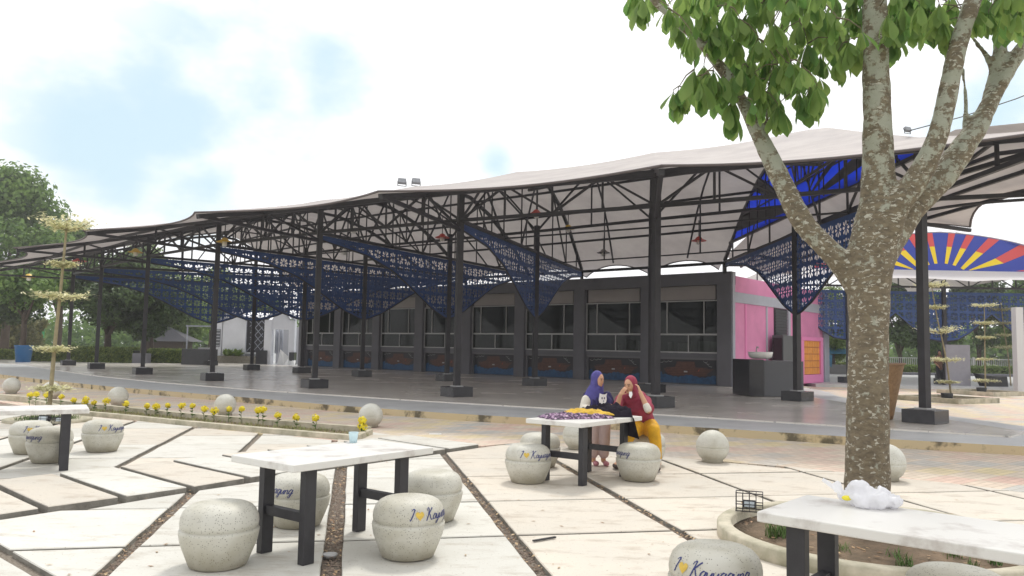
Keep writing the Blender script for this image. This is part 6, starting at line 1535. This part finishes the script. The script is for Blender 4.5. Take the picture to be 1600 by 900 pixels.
for s0, e0, w0 in ((shL, elL, wrL), (shR, elR, wrR)):
    capsule_chain(wb, [s0, e0], [.055, .043]); capsule_chain(wb, [e0, w0], [.043, .027])
hand(wb, wrL, Vector((-.25, .25, .9)), Vector((-.8, .5, 0)), .95, .7)
hand(wb, wrR, Vector((.55, .05, .75)), Vector((.4, .8, .1)), .95, .8)
remesh(wb, 'body', M_skin2, wo, .010, 3)
face_bits(wo, hc, WM, .98)
tp_ = MB(); capsule_chain(tp_, [pel + Vector((0, 0, -.02)), Vector((-.07, -.07, .68)), ch, Vector((-.21, -.23, .92))], [.18, .165, .175, .11], 20)
for s0, e0 in ((shL, elL), (shR, elR)): capsule_chain(tp_, [s0, Vector(s0).lerp(Vector(e0), .75)], [.08, .066])
remesh(tp_, 'blouse', M_mar, wo, .012, 3)
for v in wo.children[-1].data.vertices: v.co += v.normal * .016 * noise.noise(Vector((v.co.x * 16, v.co.y * 16, v.co.z * 9)))
hj = MB(); hijab(hj, hc, WM, .98, ([hc + Vector((.03, .03, -.11)), Vector((-.24, -.22, .97)), Vector((-.16, -.17, .90)), Vector((-.08, -.10, .82))], [.07, .12, .165, .16]))
capsule_chain(hj, [Vector((-.10, -.20, .92)), Vector((.0, -.22, .80))], [.10, .09])
remesh(hj, 'headscarf', M_mar, wo, .010, 3)
for v in wo.children[-1].data.vertices:
    if v.co.z < 1.03: v.co += v.normal * .013 * math.sin(math.atan2(v.co.y + .1, v.co.x + .1) * 14 + v.co.z * 10)
ty = MB()
for a, b, c in legs_:
    capsule_chain(ty, [a, Vector(a).lerp(Vector(b), .5), b], [.135, .12, .092]); capsule_chain(ty, [b, Vector(b).lerp(Vector(c), .5), Vector(b).lerp(Vector(c), .8)], [.09, .075, .055])
remesh(ty, 'trousers', M_ylw, wo, .012, 3)
for v in wo.children[-1].data.vertices: v.co += v.normal * .008 * noise.noise(v.co * 12)
ts = MB(); ts.add([Vector((-.27, -.55, 1.04)), Vector((-.31, -.56, 1.04)), Vector((-.315, -.57, .99)), Vector((-.29, -.575, .95)), Vector((-.265, -.56, 1.0))], [(0, 1, 2, 3, 4)]); 
cuffs = MB()
capsule_chain(cuffs, [Vector(elL).lerp(wrL, .05), Vector(elL).lerp(wrL, .25)], [.052, .047]); remesh(cuffs, 'undersleeve', M_off, wo, .009, 2)
ts.build('tissue', M_wht, wo)
sh = MB()
for a, b, c in legs_: sh.ball(Vector(c) + Vector((-.04, -.075, -.05)), (.048, .12, .036), 12, 8)
sh.build('sandals', M_blk, wo)

# clothes on the table: real folded heaps
def heap(name, cx, cy, L_, Wd, h, rz, m_, label, seed, drop=None):
    nx, ny = 46, 26; V = []; r = random.Random(seed); fx = []
    for j in range(ny + 1):
        for i in range(nx + 1):
            u = i / nx * 2 - 1; v = j / ny * 2 - 1; ed = max(0, 1 - max(abs(u), abs(v)) ** 4)
            wob = 1 + .18 * noise.noise(Vector((u * 2 + seed, v * 2, 0)))
            x = u * L_ / 2 * wob; y = v * Wd / 2 * wob
            z = h * ed * (.55 + .5 * noise.noise(Vector((u * 3.2, v * 3.2 + seed, 1))) + .35 * abs(noise.noise(Vector((u * 8, v * 5, seed)))))
            z = max(0.004 * (1 if ed > 0 else 0), z)
            if drop and u > drop[0]: z2 = -(u - drop[0]) * drop[1]; x = (drop[0] * L_ / 2) + (u - drop[0]) * .12; z = z * .4 + z2; y += .02 * math.sin(v * 14)
            V.append((x, y, z))
    mb = MB(); mb.add(V, [(j * (nx + 1) + i, j * (nx + 1) + i + 1, (j + 1) * (nx + 1) + i + 1, (j + 1) * (nx + 1) + i) for j in range(ny) for i in range(nx)], 0, True)
    o = mb.build(name, m_, None, (cx, cy, .753), rz); return tag(o, label, 'clothes')
def print_cloth():
    m = bpy.data.materials.new('floral_cloth'); m.use_nodes = True; t = m.node_tree; n = t.nodes; l = t.links; b = n['Principled BSDF']; g = n.new('ShaderNodeNewGeometry')
    z = n.new('ShaderNodeTexNoise'); z.inputs['Scale'].default_value = 32; z.inputs['Detail'].default_value = 2; l.new(g.outputs['Position'], z.inputs['Vector'])
    c = n.new('ShaderNodeValToRGB'); c.color_ramp.interpolation = 'CONSTANT'; e = c.color_ramp.elements; e[0].color = (.03, .02, .04, 1); e[1].position = .56; e[1].color = (.34, .22, .34, 1)
    q = e.new(.47); q.color = (.16, .08, .16, 1); q = e.new(.66); q.color = (.6, .5, .55, 1); l.new(z.outputs[0], c.inputs[0]); l.new(c.outputs[0], b.inputs['Base Color']); b.inputs['Roughness'].default_value = .85; return m
def tp(u, v): return c4 + u4 * u + v4 * v
cA_ = tp(-.15, .06); heap('folded_clothes', cA_.x, cA_.y, .88, .46, .085, R(22), print_cloth(), 'purple flower patterned clothes heaped on the table', 4)
cB_ = tp(.0, .02); hb2 = heap('yellow_garment', cB_.x + .02, cB_.y + .02, .60, .28, .085, R(10), mat('yellow_cloth', (.72, .46, .05), .8, var=.25, vscale=12), 'yellow garment lying on top of the patterned clothes', 9)
hb2.location.z = .785
cC_ = tp(.50, -.08); heap('dark_jacket', cC_.x, cC_.y - .02, 1.0, .56, .17, R(12), mat('dark_jacket_cloth', (.018, .014, .024), .95, var=.3, spec=.1), 'dark jacket on the right end of the table, hanging over its edge', 13, (.35, .42))

# distant person by the pavilion column
fp = empty('person', (X(1463, 40.6), 40.3, .13)); tag(fp, 'dark haired person in a brown top standing by the far pavilion column', 'person')
pb = MB(); capsule_chain(pb, [(0, 0, .9), (0, 0, 1.15), (0, 0, 1.38)], [.14, .13, .12]); capsule_chain(pb, [(0, 0, 1.38), (0, 0, 1.5)], [.05, .05]); pm_ = head(pb, (0, 0, 1.6), (-.5, -.8, -.1), 1)
for k in (-1, 1):
    capsule_chain(pb, [(.09 * k, 0, .88), (.1 * k, -.02, .48), (.1 * k, 0, .08)], [.085, .06, .04]); pb.ball((.1 * k, -.06, .04), (.045, .12, .04), 10, 6)
    capsule_chain(pb, [(.18 * k, 0, 1.36), (.23 * k, .02, 1.08), (.16 * k, -.15, .92)], [.05, .042, .03]); hand(pb, (.16 * k, -.15, .92), (0, -.6, -.5), (-k, 0, 0), 1, .5)
remesh(pb, 'body', M_skin, fp, .016, 3)
q = MB(); capsule_chain(q, [(0, 0, .85), (0, 0, 1.15), (0, 0, 1.37)], [.17, .15, .15]); capsule_chain(q, [(-.2, 0, 1.35), (0, 0, 1.38), (.2, 0, 1.35)], [.07, .1, .07])
for k in (-1, 1): capsule_chain(q, [(.19 * k, 0, 1.34), (.235 * k, .02, 1.1)], [.07, .06])
remesh(q, 'shirt', mat('brown_shirt', (.22, .12, .08), .8), fp, .018, 3)
q = MB()
for k in (-1, 1): capsule_chain(q, [(.09 * k, 0, .86), (.1 * k, -.02, .48), (.1 * k, 0, .14)], [.12, .09, .075])
remesh(q, 'trousers', mat('dark_trousers', (.04, .04, .05), .8), fp, .018, 3)
q = MB(); q.ball((.01, .03, 1.63), (.095, .105, .12), 14, 10); q.ball((.02, .07, 1.5), (.08, .05, .16), 12, 8); q.build('hair', mat('black_hair', (.012, .01, .01), .5), fp)

# ------------------------------------------------------------------ air
hm = bpy.data.materials.new('thin_haze'); hm.use_nodes = True; t_ = hm.node_tree
for n_ in list(t_.nodes): t_.nodes.remove(n_)
o_ = t_.nodes.new('ShaderNodeOutputMaterial'); v_ = t_.nodes.new('ShaderNodeVolumePrincipled'); v_.inputs['Density'].default_value = .0013; v_.inputs['Color'].default_value = (.93, .93, .96, 1); v_.inputs['Anisotropy'].default_value = .3
t_.links.new(v_.outputs[0], o_.inputs['Volume'])
tag(MB().box((0, 130, 7.4), (640, 380, 17.2)).build('haze', hm), kind='stuff')
